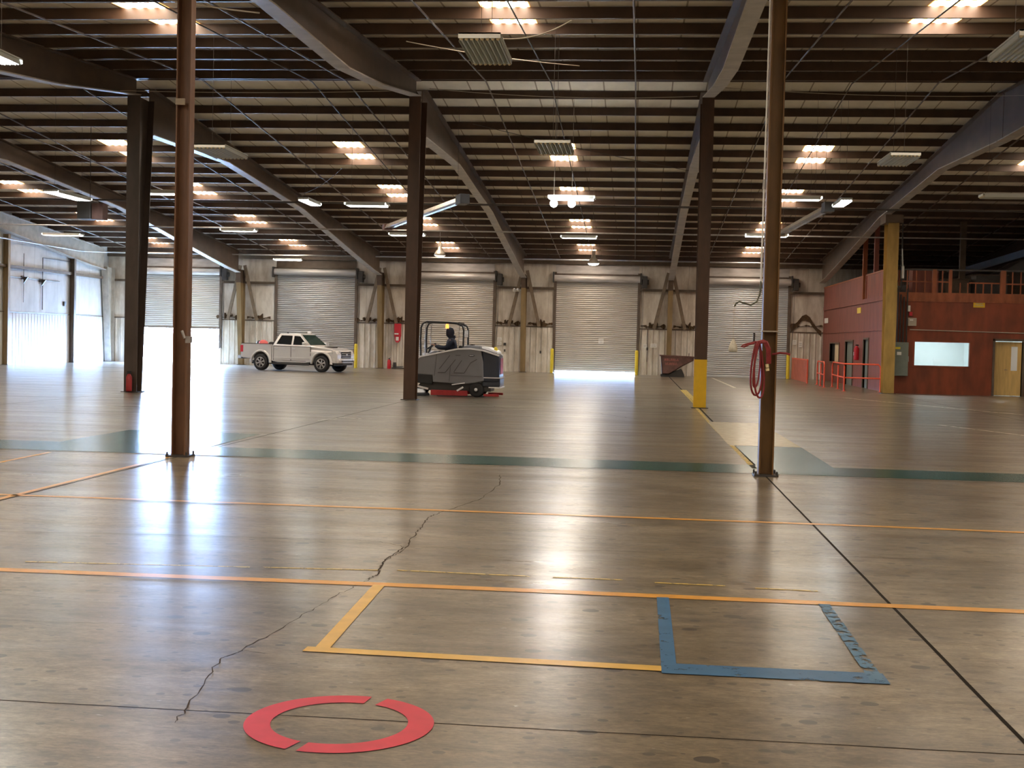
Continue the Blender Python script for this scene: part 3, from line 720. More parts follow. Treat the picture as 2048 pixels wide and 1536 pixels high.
# ------------------------------------------------------------------ skylights
random.seed(5)
def skylight(x, y):
    t = thing('skylight_panel', 'x', 'skylight', (x, y, roofz(y)-.02))
    L_ = 1.68; w = .92
    sl = -.072 if y > 33 else .075
    def Z(yy, d): return roofz(yy)-d
    fr = MB(); fr.add([(x-w/2, y-L_, Z(y-L_, .006)), (x+w/2, y-L_, Z(y-L_, .006)), (x+w/2, y+L_, Z(y+L_, .006)), (x-w/2, y+L_, Z(y+L_, .006))], [(0, 1, 2, 3)])
    fr.build('amber_backing', 'skyl2', t)
    gl = MB(); n = 4
    for k in range(n):
        x0 = x-w/2+w*(k+.20)/n; x1 = x-w/2+w*(k+.80)/n; xm = (x0+x1)/2
        vs = []
        for yy in (y-L_, y+L_):
            for xx, d in ((x0, .008), ((x0+xm)/2, .022), (xm, .028), ((xm+x1)/2, .022), (x1, .008)): vs.append((xx, yy, Z(yy, d)))
        gl.add(vs, [(q, q+1, q+6, q+5) for q in range(4)], True)
    gl.build('fibreglass_corrugation', 'skyl', t)
    return t
colx = [(-26.8, 'in the bay along the left wall'), (-19.4, 'left of the big grey-brown column'), (-11.35, 'between grey-brown and dark brown columns'), (-4.3, 'in the bay of the central door'), (3.95, 'in the bay of the pale grey door'), (11.2, 'in the bay of the red office')]
rowy = [(24.4, 'skylight on the near slope'), (42.0, 'skylight just behind the ridge'), (49.2, 'skylight in second row behind ridge'), (56.6, 'skylight in third row behind ridge'), (63.6, 'skylight nearest the back wall'), (17.2, None), (10.0, None), (2.8, None)]  # rows without a text are unseen, added for light on the floor
sky0 = None
for ry, rl in rowy:
    for cxx, cl in colx:
        if ry > 48 and cxx > 10: continue
        t = skylight(cxx, ry)
        t['label'] = (rl+' '+cl) if rl else 'unseen skylight added to light the floor, '+cl
        t['group'] = 'skylights'

# ------------------------------------------------------------------ light fixtures
def fixture(x, y, z, lit, label, along='x', n=6, L_=1.22, w=.60, m_='tube'):
    """pan with reflector, tubes, sockets and wires"""
    t = thing('light_fixture', label, 'light fixture', (x, y, z), 'high-bay light fixtures', rz=0 if along == 'x' else PI/2)
    mb = MB(); h = w/2; l = L_/2
    mb.box(-l-.05, l+.05, -h, h, .055, .075); mb.box(-l-.05, -l-.04, -h, h, .0, .075); mb.box(l+.04, l+.05, -h, h, .0, .075)
    mb.build('pan', 'refl', t, local=True)
    mb = MB()
    for k in range(n):
        yc = -h+w*(k+.5)/n; ww = w/n*.5
        mb.prism([(yc-ww, -.03), (yc-ww*.45, .05), (yc+ww*.45, .05), (yc+ww, -.03), (yc+ww, -.026), (yc+ww*.4, .058), (yc-ww*.4, .058), (yc-ww, -.026)], -l, l, 'x')
    mb.build('reflector', 'refl', t, local=True)
    for k in range(n):
        yc = -h+w*(k+.5)/n
        MB().tube([(-l+.01, yc, .0), (l-.01, yc, .0)], .016 if not lit else .022, 8).build('tube', m_ if lit else 'tubeoff', t, local=True)
    if not lit:
        for k in range(n):
            yc = -h+w*(k+.5)/n
            for s in (-1, 1): MB().lathe([(0, -.012), (.026, -.012), (.026, .012), (0, .012)], (s*(l+.02), yc, .0), 10, 'x').build('lamp_socket', 'cap', t, local=True)
    for s in (-1, 1):
        hh = roofz(y+(s*l*.8 if along == 'y' else 0))-z
        MB().tube([(s*l*.8, 0, .07), (s*l*.8, 0, hh)], .0035, 4).build('hanger_wire', 'pipe', t, local=True)
    return t
FX = [
 (-3.83, 17.4, 5.6, 0, 'unlit eight-tube fixture hanging from the near slope at top centre', 'y', 8, 1.45, .56),
 (3.30, 17.2, 5.6, 0, 'unlit tube fixture at the top right corner of the picture', 'y', 8, 1.35, .60),
 (-11.18, 17.6, 5.6, 1, 'lit tube fixture cut by the left picture edge near the top', 'y', 6, 1.2, .5),
 (-3.45, 26.1, 5.6, 0, 'unlit tube fixture hanging in front of a skylight above the central door', 'y', 8, 1.5, .72),
 (3.70, 27.3, 5.6, 0, 'unlit tube fixture with bluish sheen, upper right', 'y', 8, 1.4, .60),
 (-10.85, 27.1, 5.6, 0, 'pale unlit fixture just right of the left near pole', 'y', 8, 1.5, .70),
 (-18.5, 36.0, 5.6, 1, 'long lit fixture at far left beside the dark heater box', 'y', 6, 2.2, .45),
 (-15.2, 35.0, 5.6, 1, 'lit fixture between the grey-brown column and the left near pole', 'x', 6, 1.4, .5),
 (-11.44, 36.9, 5.6, 1, 'short lit fixture crossing in front of the second rafter', 'y', 4, 1.5, .30),
 (-9.85, 37.5, 5.6, 1, 'wide lit fixture left of the dark brown column', 'x', 6, 1.2, .55),
 (-3.56, 35.1, 5.6, 1, 'very bright fixture above the central door with two globe lamps below', 'x', 6, 1.2, .5),
 (2.5, 34.5, 5.6, 1, 'lit fixture just right of the right near pole, below a skylight', 'x', 6, 1.2, .4),
 (3.82, 35.4, 5.6, 1, 'short bright fixture at the right end of the right tube heater', 'y', 4, 1.5, .30),
 (2.85, 46.1, 5.6, 1, 'glaring fixture passing behind the right near pole', 'x', 6, 1.45, .5),
 (-16.95, 47.25, 5.6, 1, 'slim lit fixture right of the left near pole', 'x', 6, 1.3, .4),
 (-25.6, 50.7, 5.6, 1, 'warm lit fixture near the left wall', 'x', 6, 1.6, .4),
 (-10.55, 48.0, 5.6, 1, 'lit fixture half hidden by the dark brown column', 'x', 6, 1.3, .45),
 (-3.95, 48.0, 5.6, 1, 'slim lit fixture below the very bright one over the central door', 'x', 6, 1.3, .45),
 (-19.8, 64.2, 5.55, 1, 'small lit fixture above the shutter behind the truck', 'x', 6, 1.4, .3),
 (12.8, 41.5, 5.6, 1, 'added unseen lit fixture beyond the right picture edge, brightening the right wall', 'x', 6, 1.3, .45),  # lamp added out of view to brighten the right wall and mezzanine
 (7.7, 33.5, 5.6, 0, 'unlit fixture at the right edge below a skylight', 'x', 6, 1.3, .45),
]
for a in FX: fixture(*a)
for x, lb in ((-4.03, 'left glowing globe lamp under the very bright central fixture'), (-3.54, 'right glowing globe lamp under the very bright central fixture')):
    t = thing('globe_lamp', lb, 'lamp', (x, 34.7, 5.3))
    r = .105; mb = MB(); mb.lathe([(0, -r)]+[(r*math.cos(a), r*math.sin(a)) for a in [(-PI/2+PI*k/10) for k in range(1, 10)]]+[(0, r)], (x, 34.7, 5.42), 16); mb.build('globe', 'bulb', t)
    MB().tube([(x, 34.7, 5.52), (x, 34.7, 5.60)], .03, 8).build('socket', 'white', t)
    MB().tube([(x, 34.7, 5.60), (x, 34.7, roofz(34.7))], .006, 4).build('cord', 'wirec', t)
def dome(x, y, z, lit, lb):
    t = thing('dome_lamp', lb, 'lamp', (x, y, z))
    MB().lathe([(.055, .42), (.09, .40), (.11, .28), (.17, .22), (.25, .10), (.28, 0), (.27, 0), (.24, .10), (.16, .21)], (x, y, z), 24).build('bell_shade', 'heater', t)
    r = .17; MB().lathe([(0, -.08)]+[(.255*math.cos(a), .08*math.sin(a)) for a in (-1.2, -.8, -.4, 0)]+[(.2, .06)], (x, y, z), 20).build('diffuser', 'bulb2' if lit else 'bulb3', t)
    bx('ballast', 'boxo', x-.08, x+.08, y-.08, y+.08, z+.42, z+.62, t)
    MB().tube([(x, y, z+.62), (x, y, roofz(y)-.03)], .012, 5).build('stem', 'pipe', t)
MT['bulb2'] = emit('dome_bulb', (1, .98, .92), 40); MT['bulb3'] = emit('dome_dim', (1, .85, .72), .75)
dome(-3.84, 60.8, 5.42, 1, 'bell-shaped bay lamp glowing above the central door')
dome(-10.9, 58.3, 5.52, 0, 'dim bell-shaped bay lamp right of the dark brown column')
# tube heaters
def heater(a, b, lb, boxm='dark', red=True):
    a = Vector(a); b = Vector(b)
    t = thing('tube_heater', lb, 'heater', tuple((a+b)/2))
    d = (b-a).normalized(); u = d.cross(Vector((0, 0, 1))).normalized()
    mb = MB(); vs = []
    for p in (a, b):
        for o_, zz in ((-.14, -.05), (-.08, .08), (.08, .08), (.14, -.05), (.125, -.06), (.07, .06), (-.07, .06), (-.125, -.06)): vs.append(p+u*o_+Vector((0, 0, zz)))
    mb.add(vs, [(k, (k+1) % 8, 8+(k+1) % 8, 8+k) for k in range(8)]); mb.build('reflector', 'heater', t)
    MB().tube([a, b], .05, 10).build('tube', 'flange', t)
    mb = MB(); mb.bar(b-d*.0, b+d*.5, .28, .28); mb.build('burner_box', boxm, t)
    mb = MB(); mb.bar(a-d*.35, a, .30, .20); mb.build('end_vent', 'rustbin' if red else 'heater', t)
    for s in (.03, .35, .68, .97):
        p = a+(b-a)*s; MB().tube([p+Vector((0, 0, .09)), (p.x, p.y, roofz(p.y))], .004, 4).build('hanger_wire', 'pipe', t)
heater((-10.6, 44.6, 5.6), (-6.9, 36.6, 5.68), 'long pale tube heater passing behind the dark brown column')
heater((3.25, 44.8, 5.6), (3.70, 37.5, 5.68), 'long pale tube heater sloping up to the right of the right near pole', red=False)
t = thing('unit_heater', 'dark box heater with a reddish side under the rafter at far left', 'heater', (-19.0, 38.6, 5.2))
bx('case', 'dark', -19.3, -18.85, 38.3, 38.9, 5.15, 5.75, t, bevel=.02); bx('louvre', 'rustbin', -18.85, -18.5, 38.4, 38.8, 5.15, 5.65, t)
MB().tube([(-19.0, 38.6, 5.7), (-19.0, 38.6, roofz(38.6))], .012, 5).build('hanger_rod', 'pipe', t)

# ------------------------------------------------------------------ pipes and cables
def pipe(pts, r, m_, lb, name='pipe', cat='pipe'): return tag(MB().tube(pts, r, 8).build(name, m_), lb, cat)
pipe([(XL+.1, 46.4, 6.62), (XR-.1, 46.4, 6.62)], .035, 'pipe', 'dark sprinkler pipe crossing under the rafters about half way back', 'sprinkler_pipe')
pipe([(XL+.1, 51.0, 6.03), (XR-.1, 51.0, 6.03)], .03, 'galv', 'grey pipe crossing the hall beyond the dark sprinkler pipe', 'sprinkler_pipe')
pipe([(XL+.3, 30, 5.72), (XL+.3, 62.5, 5.72), (XL+1.2, 64.4, 5.80), (XR-.5, 64.6, 5.84)], .035, 'galv', 'pale pipe following the left wall then the top of the back wall', 'wall_pipe')
pipe([(-4.06, 14, roofz(14)-.26), (-4.06, 33, roofz(33)-.26), (-4.06, 60, roofz(60)-.26)], .016, 'pipe', 'thin conduit running along the roof to the skylights of the central bay', 'conduit')
pipe([(3.6, 14, roofz(14)-.26), (3.6, 33, roofz(33)-.26), (3.7, 48, roofz(48)-.26)], .016, 'pipe', 'thin conduit running along the roof in the bay right of the yellow-footed column', 'conduit')
pipe([(-10.4, 14, roofz(14)-.26), (-10.4, 33, roofz(33)-.26), (-10.6, 48, roofz(48)-.26)], .016, 'pipe', 'thin conduit along the roof in the bay left of the dark brown column', 'conduit')
pipe([(-21.4, 37, 7.9), (-20.6, 44, 7.45), (-19.2, 55, 6.6)], .014, 'pipe', 'thin slanting conduit under the roof at far left', 'conduit')
def cable(a, b, sag, lb, m_='wirec', r=.009):
    pts = []
    for k in range(13):
        t = k/12; pts.append((a[0]+(b[0]-a[0])*t, a[1]+(b[1]-a[1])*t, a[2]+(b[2]-a[2])*t-sag*4*t*(1-t)))
    return pipe(pts, r, m_, lb, 'cable', 'cable')
cable((-3.55, 17.0, 5.68), (-2.7, 17.9, 6.15), .08, 'pale power cable swooping from the unlit fixture at top centre')
cable((-6.2, 24.0, 7.3), (-2.9, 24.5, 6.95), .05, 'pale cable strung above the unlit fixture at top centre')
cable((-9.6, 16.5, 6.4), (-7.6, 19.2, 6.6), .05, 'pale cable at the top left running to the left near pole', r=.012)
cable((-7.0, 31.5, 7.9), (-.3, 32.6, 7.95), .12, 'thin wire strung along the ridge between the two dark columns')
cable((-15.0, 31.4, 7.8), (-7.9, 31.8, 7.9), .05, 'thin wire strung along the ridge between the grey-brown and dark brown columns')
cable((.3, 31.5, 7.95), (8.0, 32.0, 7.9), .10, 'thin wire strung along the ridge right of the yellow-footed column')
cable((-6.5, 36.0, 7.8), (.0, 42.5, 7.4), .05, 'thin wire slanting across the far slope between the dark columns', 'pipe')
cable((-13.5, 44, 6.7), (-11.0, 39, 6.9), .1, 'thin wire slanting under the roof left of the dark brown column', 'pipe')

# ------------------------------------------------------------------ red two-storey office
OX, OY = 7.9, 48.6       # left face X, front face Y
def wall_with_holes(mb, x0, x1, z0, z1, holes, t0, t1, axis='x'):
    xs = sorted(set([x0, x1]+[h[0] for h in holes]+[h[1] for h in holes])); zs = sorted(set([z0, z1]+[h[2] for h in holes]+[h[3] for h in holes]))
    for i in range(len(xs)-1):
        for j in range(len(zs)-1):
            cx, cz = (xs[i]+xs[i+1])/2, (zs[j]+zs[j+1])/2
            if any(h[0] < cx < h[1] and h[2] < cz < h[3] for h in holes): continue
            if axis == 'x': mb.box(xs[i], xs[i+1], t0, t1, zs[j], zs[j+1])
            else: mb.box(t0, t1, xs[i], xs[i+1], zs[j], zs[j+1])
WIN = (8.70, 10.70, 1.07, 1.95); DOOR = (11.62, 12.62, 0, 2.05)
mb = MB(); wall_with_holes(mb, OX, XR-.05, 0, 3.56, [WIN, DOOR], OY, OY+.12)
o = mb.build('wall_office_front', 'woodred', origin=(11, OY, 0)); st(o, 'red-stained plywood front of the two-storey office')
D1 = (57.3, 59.3, 0, 1.95); D2 = (53.55, 54.65, 0, 2.03); W2 = (61.2, 64.0, 1.0, 1.86)
mb = MB(); wall_with_holes(mb, OY+.12, YW, 0, 3.56, [D1, D2, W2], OX, OX+.10, 'y')
o = mb.build('wall_office_side', 'woodredL', origin=(OX, 57, 0)); st(o, 'dull red side wall of the office facing the open hall')
mb = MB(); mb.box(OX-.05, XR-.05, OY-.05, OY+.04, 3.56, 3.80); mb.box(OX-.03, XR-.05, OY-.035, OY-.0, 3.46, 3.56)
tag(mb.build('floor_band', 'woodpost'), 'red-orange timber band along the front edge of the mezzanine', 'beam')
mb = MB(); mb.box(OX-.05, OX+.05, OY+.04, YW-.2, 3.56, 3.74)
tag(mb.build('floor_band', 'woodredL'), 'dull red timber band along the side edge of the mezzanine', 'beam')
mb = MB(); mb.box(OX-.032, OX-.002, OY+.1, YW-.1, 2.38, 2.46)
tag(mb.build('side_ledge', 'woodredL'), 'narrow red ledge half way up the side wall of the office', 'trim')
st(bx('floor_mezzanine', 'woodredL', OX+.05, XR-.05, OY+.05, YW-.05, 3.60, 3.72), 'mezzanine deck over the office')
# window 1 with lit room behind
wf = thing('window_1', 'long office window with a brightly lit white room behind', None, ((WIN[0]+WIN[1])/2, OY, WIN[2]), kind='structure')
mb = MB()
for a, b, c, d in ((WIN[0]-.07, WIN[1]+.07, WIN[3], WIN[3]+.07), (WIN[0]-.07, WIN[1]+.07, WIN[2]-.07, WIN[2]), (WIN[0]-.07, WIN[0], WIN[2], WIN[3]), (WIN[1], WIN[1]+.07, WIN[2], WIN[3])):
    mb.box(a, b, OY-.03, OY+.02, c, d)
mb.build('window_frame', 'woodred', wf)
bx('pane', 'glass', WIN[0], WIN[1], OY+.05, OY+.056, WIN[2], WIN[3], wf)
mb = MB(); mb.box(OX+.3, 13.2, 51.6, 51.7, 0, 2.6); mb.box(OX+.28, OX+.38, OY+.14, 51.6, 0, 2.6); mb.box(11.25, 11.35, OY+.14, 51.6, 0, 2.6); mb.box(OX+.28, 13.2, OY+.13, 51.7, 2.6, 2.7); mb.box(13.1, 13.2, OY+.14, 51.6, 0, 2.6)
st(mb.build('wall_office_inside', 'officein', origin=(10, 50, 0)), 'white inner walls of the office seen through the window')
t = thing('ceiling_light', 'white ceiling light panel inside the office behind the window', 'light fixture', (9.8, 50.1, 2.5))
MT['offlight'] = emit('office_light', (.86, .97, 1.0), 14)
bx('frame', 'white', 9.15, 10.45, 49.75, 50.45, 2.52, 2.60, t); bx('diffuser', 'offlight', 9.2, 10.4, 49.8, 50.4, 2.505, 2.52, t)
t = thing('ceiling_light', 'ceiling light inside the room behind the wooden office door', 'light fixture', (12.2, 50.1, 2.5))
bx('frame', 'white', 11.85, 12.55, 49.75, 50.45, 2.52, 2.60, t); bx('diffuser', 'offlight', 11.9, 12.5, 49.8, 50.4, 2.505, 2.52, t)
t = thing('desk_monitor', 'pale monitor on a white desk seen through the office window', 'monitor', (10.0, 50.6, .7))
bx('screen', 'officein', 9.85, 10.2, 50.58, 50.62, 1.08, 1.32, t); bx('stand', 'officein', 10.0, 10.05, 50.58, 50.64, .76, 1.08, t)
t = thing('desk', 'white desk inside the lit office', 'desk', (10.0, 50.7, 0))
bx('desktop', 'officein', 9.0, 11.0, 50.3, 51.1, .72, .76, t)
for x in (9.05, 10.92):
    for y in (50.35, 51.02): bx('leg', 'galv', x, x+.04, y, y+.04, 0, .72, t)
# door 6: wooden leaf, ajar
d6 = thing('door_6', 'light wooden office door standing ajar with a narrow glass pane', None, (12.60, OY, 0), kind='structure')
mb = MB(); mb.box(DOOR[0]-.08, DOOR[0], OY-.04, OY+.13, 0, 2.13); mb.box(DOOR[1], DOOR[1]+.08, OY-.04, OY+.13, 0, 2.13); mb.box(DOOR[0]-.08, DOOR[1]+.08, OY-.04, OY+.13, 2.05, 2.13)
mb.build('door_frame', 'girt', d6)
leaf = thing('door_leaf', None, None, (0, .05, 0), rz=math.radians(-16)); leaf.parent = d6
for k in ('label', 'category'):
    if k in leaf: del leaf[k]
mb = MB()
wall_with_holes(mb, -.96, -.0, .02, 2.02, [(-.36, -.14, .95, 1.85)], -.02, .025)
dl = mb.build('panel', 'doorwood', leaf, local=True)
MB().box(-.36, -.14, -.002, .004, .95, 1.85).build('glass', 'ltube', leaf, local=True)
mb = MB(); mb.tube([(-.58, -.02, .98), (-.58, -.07, .98), (-.48, -.07, .98)], .012, 6); mb.build('handle', 'chrome', leaf, local=True)
# side doors and window
for k, (dd, lb) in enumerate(((D1, 'dark open doorway in the side wall of the office, nearer the back wall'), (D2, 'dark doorway in the side wall of the office behind the red railing'))):
    t = thing('door_%d' % (7+k), lb, None, (OX, (dd[0]+dd[1])/2, 0), kind='structure')
    mb = MB(); mb.box(OX-.04, OX+.1, dd[0]-.08, dd[0], 0, dd[3]+.08); mb.box(OX-.04, OX+.1, dd[1], dd[1]+.08, 0, dd[3]+.08); mb.box(OX-.04, OX+.1, dd[0], dd[1], dd[3], dd[3]+.08)
    mb.build('door_frame', 'girt', t); bx('leaf', 'greyp', OX+.06, OX+.09, dd[0], dd[1], 0, dd[3], t)
w2 = thing('window_2', 'small side window of the office with a cream blind', None, (OX, 62.6, 1.0), kind='structure')
mb = MB(); mb.box(OX-.03, OX+.1, W2[0]-.08, W2[0], W2[2]-.06, W2[3]+.06); mb.box(OX-.03, OX+.1, W2[1], W2[1]+.08, W2[2]-.06, W2[3]+.06); mb.box(OX-.06, OX+.1, W2[0], W2[1], W2[2]-.06, W2[2]); mb.box(OX-.03, OX+.1, W2[0], W2[1], W2[3], W2[3]+.06)
mb.build('window_frame', 'girt', w2); bx('blind', 'blind', OX+.05, OX+.07, W2[0], W2[0]+1.6, W2[2], W2[3], w2); bx('dark_pane', 'carglass', OX+.08, OX+.09, W2[0]+1.6, W2[1], W2[2], W2[3], w2)
# upper floor: side parapet boards
t = thing('mezzanine_parapet', 'dull red board parapet on the side of the mezzanine, nearer the back wall', 'parapet', (OX, 60.8, 3.74))
bx('board', 'woodredL', OX-.03, OX+.03, 55.1, YW-.15, 3.74, 4.70, t); bx('cap', 'woodpost', OX-.05, OX+.05, 55.05, YW-.15, 4.70, 4.76, t); bx('end_post', 'woodpost', OX-.06, OX+.06, 55.0, 55.12, 3.74, 4.76, t)
t = thing('mezzanine_parapet', 'red board parapet on the side of the mezzanine by the ochre column', 'parapet', (OX, 51.5, 3.74))
bx('board', 'woodred', OX-.03, OX+.03, OY+.05, 54.3, 3.74, 4.70, t); bx('cap', 'woodpost', OX-.05, OX+.05, OY+.0, 54.3, 4.70, 4.76, t); bx('end_post', 'woodred', OX-.06, OX+.06, 54.25, 54.4, 3.74, 4.76, t)
for y, lb in ((56.0, 'tall red timber post rising from the side parapet to the roof'), (53.4, 'second tall red timber post, just left of the ochre column')):
    tag(bx('timber_post', 'woodpost' if y > 55 else 'woodredL', OX+.08, OX+.26, y-.09, y+.09, 3.72, roofz(y)-.35), lb, 'post')
# front railing (grouped as one long railing with posts, rails and balusters)
rl = thing('mezzanine_railing', 'red-orange timber railing along the front of the mezzanine', 'railing', (11.5, OY, 3.80))
mb = MB(); mb.box(OX+.1, XR-.1, OY-.04, OY+.03, 4.62, 4.68); mb.build('top_rail', 'dark', rl)
mb = MB(); mb.box(OX+.1, 9.95, OY-.03, OY+.02, 4.18, 4.23); mb.box(10.6, 11.7, OY-.03, OY+.02, 4.16, 4.21); mb.box(11.9, XR-.1, OY-.03, OY+.02, 4.14, 4.19); mb.build('mid_rail', 'woodpost', rl)
for x, w in ((9.34, .16), (9.92, .11), (11.82, .20)): bx('post', 'woodpost', x-w/2, x+w/2, OY-.05, OY+.05, 3.80, 4.66, rl)
for x in (8.05, 8.35, 8.68, 9.0, 9.63, 10.28, 10.56, 10.84, 11.12, 11.42, 12.16, 12.46, 12.75, 13.05, 13.35, 13.65, 13.95, 14.3):
    bx('baluster', 'woodpost', x-.022, x+.022, OY-.02, OY+.02, 3.80, 4.62 if (x < 9.9 or x > 12) else 4.18, rl)
# dark clutter on the mezzanine
random.seed(21)
for x, y, w, d, h, lb, m_ in ((12.1, 51.5, 1.2, .8, .9, 'low dark crate stacked on the mezzanine behind the railing at right', 'dark'), (10.9, 52.0, .9, .8, .75, 'brown crate on the mezzanine behind the middle of the railing', 'girt'), (9.6, 51.6, 1.0, .7, 1.1, 'tall brown cabinet on the mezzanine behind the thick railing post', 'woodredL')):
    t = thing('storage_crate', lb, 'crate', (x, y, 3.72)); bx('body', m_, x-w/2, x+w/2, y-d/2, y+d/2, 3.72, 3.72+h, t, bevel=.01); bx('lid', 'girt', x-w/2-.02, x+w/2+.02, y-d/2-.02, y+d/2+.02, 3.72+h, 3.76+h, t)
tag(bx('mezzanine_post', 'girt', 11.28, 11.50, 52.8, 53.0, 3.72, roofz(53)-.3), 'brown post standing on the mezzanine against the pale right wall', 'post')
o = MB().bar((9.6, 60, 4.1), (14.9, 52.0, 6.0), .3, .3).build('duct', 'dark'); tag(o, 'dark duct slanting above the mezzanine toward the upper right', 'duct')
# boxes, panels, signs on the front
t = thing('electrical_panel', 'grey electrical panel with conduits beside the ochre column', 'electrical panel', (8.18, OY-.2, .65))
bx('cabinet', 'greyp', 7.95, 8.44, OY-.22, OY-.02, .66, 1.92, t, bevel=.015); bx('yellow_sticker', 'yellow2', 7.96, 8.14, OY-.226, OY-.22, 1.66, 1.74, t)
bx('white_sticker', 'paper', 8.02, 8.18, OY-.226, OY-.22, 1.44, 1.56, t); bx('handle', 'galv', 8.44, 8.47, OY-.16, OY-.12, 1.2, 1.4, t)
mb = MB()
for x in (8.02, 8.12, 8.24, 8.36): mb.tube([(x, OY-.11, 1.92), (x, OY-.11, 4.0+.4*math.sin(x*9))], .028, 6)
mb.tube([(8.12, OY-.11, 3.9), (8.10, OY-.11, 6.4)], .03, 6); mb.build('conduit', 'dark', t)
t = thing('white_tube_light', 'short pale fluorescent tube fixed upright beside the ochre column', 'light', (8.13, OY-.15, 4.3))
MB().tube([(8.08, OY-.25, 5.4), (8.12, OY-.25, 4.75)], .02, 6).build('pale_conduit', 'ltube', t); bx('tube_body', 'ltube', 8.09, 8.17, OY-.29, OY-.21, 4.30, 4.75, t)
t = thing('junction_box', 'beige junction box on the red front above the cable line', 'junction box', (8.51, OY-.1, 2.54)); bx('box', 'boxo', 8.40, 8.71, OY-.16, OY-.0, 2.54, 2.84, t, bevel=.01); bx('label', 'paper', 8.46, 8.58, OY-.165, OY-.16, 2.74, 2.78, t)
t = thing('alarm_bell', 'white and red alarm unit above the beige junction box', 'alarm', (8.38, OY-.1, 2.9)); bx('white_part', 'white', 8.40, 8.48, OY-.1, OY-.0, 3.08, 3.30, t); bx('red_part', 'red', 8.45, 8.56, OY-.1, OY-.0, 2.92, 3.06, t)
tag(MB().tube([(8.5, OY-.03, 2.40), (XR-.1, OY-.03, 2.33)], .018, 6).build('surface_conduit', 'wirec'), 'pale thin conduit running level across the red office front', 'conduit')
notice(10.78, 11.20, 3.28, 3.49, 'yellow safety sign high on the red office front', y=OY-.005, m_='yellow', cat='sign', name='safety_sign', lines=2)
notice(8.0, 8.0, 0, 0, '', lines=0) if False else None
t = thing('safety_sign', 'small yellow tag high on the side wall of the office', 'sign', (OX-.01, 56.1, 3.2)); bx('plate', 'yellow2', OX-.02, OX-.005, 55.6, 56.5, 3.18, 3.42, t)
t = thing('paper_notice', 'small white sign high on the office side wall near the back corner', 'notice', (OX-.01, 65.6, 2.9)); bx('sheet', 'paper', OX-.02, OX-.005, 64.9, 66.1, 2.90, 3.16, t)
t = thing('fire_extinguisher', 'red extinguisher hung on the side wall between the two dark doorways', 'fire extinguisher', (OX-.14, 55.6, 1.15))
MB().lathe([(0, 0), (.10, 0), (.11, .03), (.11, .50), (.06, .58), (.03, .62), (0, .62)], (OX-.14, 55.6, 1.15), 16).build('cylinder', 'red', t)
bx('handle', 'black', OX-.18, OX-.06, 55.57, 55.63, 1.76, 1.82, t); bx('white_label', 'paper', OX-.26, OX-.25, 55.55, 55.65, 1.35, 1.5, t)

# red-orange guard railings
def railing(pts, lb, posts, r=.032, mid=True):
    c = pts[len(pts)//2]
    t = thing('guard_railing', lb, 'railing', (c[0], c[1], 0), 'red-orange guard railings')
    H = 1.05
    def rnd(z):
        out = [Vector((p[0], p[1], z)) for p in pts]; return out
    MB().tube([Vector((pts[0][0], pts[0][1], H-.12))]+[(p[0], p[1], H) for p in [(pts[0][0]+(pts[1][0]-pts[0][0])*.06, pts[0][1]+(pts[1][1]-pts[0][1])*.06)]+list(pts[1:-1])+[(pts[-1][0]-(pts[-1][0]-pts[-2][0])*.06, pts[-1][1]-(pts[-1][1]-pts[-2][1])*.06)]]+[Vector((pts[-1][0], pts[-1][1], H-.12))], r, 8).build('top_rail', 'railor', t)
    if mid: MB().tube(rnd(.52), r*.9, 8).build('mid_rail', 'railor', t)
    for p in posts:
        MB().tube([(p[0], p[1], .0), (p[0], p[1], H-.08)], r, 8).build('post', 'railor', t)
    for p in posts: bx('foot_plate', 'railor', p[0]-.07, p[0]+.07, p[1]-.07, p[1]+.07, 0, .012, t)
    return t
railing([(6.40, 57.5), (6.12, 53.5)], 'short free-standing red-orange railing behind the corner one', [(6.40, 57.5), (6.26, 55.5), (6.12, 53.5)])
railing([(6.62, 54.6), (6.28, 49.4), (7.60, 49.2)], 'cornered red-orange railing reaching the ochre column', [(6.62, 54.6), (6.44, 51.9), (6.28, 49.4), (7.60, 49.2)])
t = thing('guard_barrier', 'faded red slatted guard panel beside the last yellow bollard', 'barrier', (6.1, 61, 0))
mb = MB()
for k in range(22):
    f_ = k/21; x = 6.22-.1*f_; y = 65.2-6.4*f_
    mb.box(x-.02, x+.02, y-.10, y+.10, .03, 1.06)
mb.build('slat', 'meshpan', t); MB().tube([(6.22, 65.3, 1.08), (6.12, 58.7, 1.08)], .03, 8).build('top_rail', 'railor', t)
MB().tube([(6.12, 58.7, 0), (6.12, 58.7, 1.06)], .035, 8).build('end_post', 'railor', t)

# ------------------------------------------------------------------ tipping bin
bn = thing('tipping_bin', 'rust-brown self-tipping bin with faded red lettering by the back wall', 'bin', (.35, 64.6, 0))
Y0, Y1 = 63.9, 65.3
pf = [(-.36, .14), (.42, .22), (.80, .62), (1.18, .84), (1.18, 1.02), (-.44, 1.06), (-.40, .2)]
ph = [(-.36, .14), (-.02, .14), (.55, .50), (1.18, .84), (1.20, 1.02), (-.44, 1.08)]
mb = MB(); mb.prism(ph, Y0, Y0+.03); mb.prism(ph, Y1-.03, Y1)
mb.prism([(-.36, .14), (-.02, .14), (.55, .50), (1.18, .84), (1.20, 1.02), (1.17, 1.02), (1.15, .86), (.53, .53), (-.03, .17), (-.33, .17), (-.41, 1.08), (-.44, 1.08)], Y0, Y1)
mb.build('hopper', 'rustbin', bn)
mb = MB(); mb.bar((-.50, Y0-.02, 1.07), (1.24, Y0-.02, 1.02), .06, .06); mb.bar((-.50, Y1+.02, 1.07), (1.24, Y1+.02, 1.02), .06, .06); mb.bar((-.47, Y0, 1.07), (-.47, Y1, 1.07), .06, .06); mb.build('rim', 'rustbin', bn)
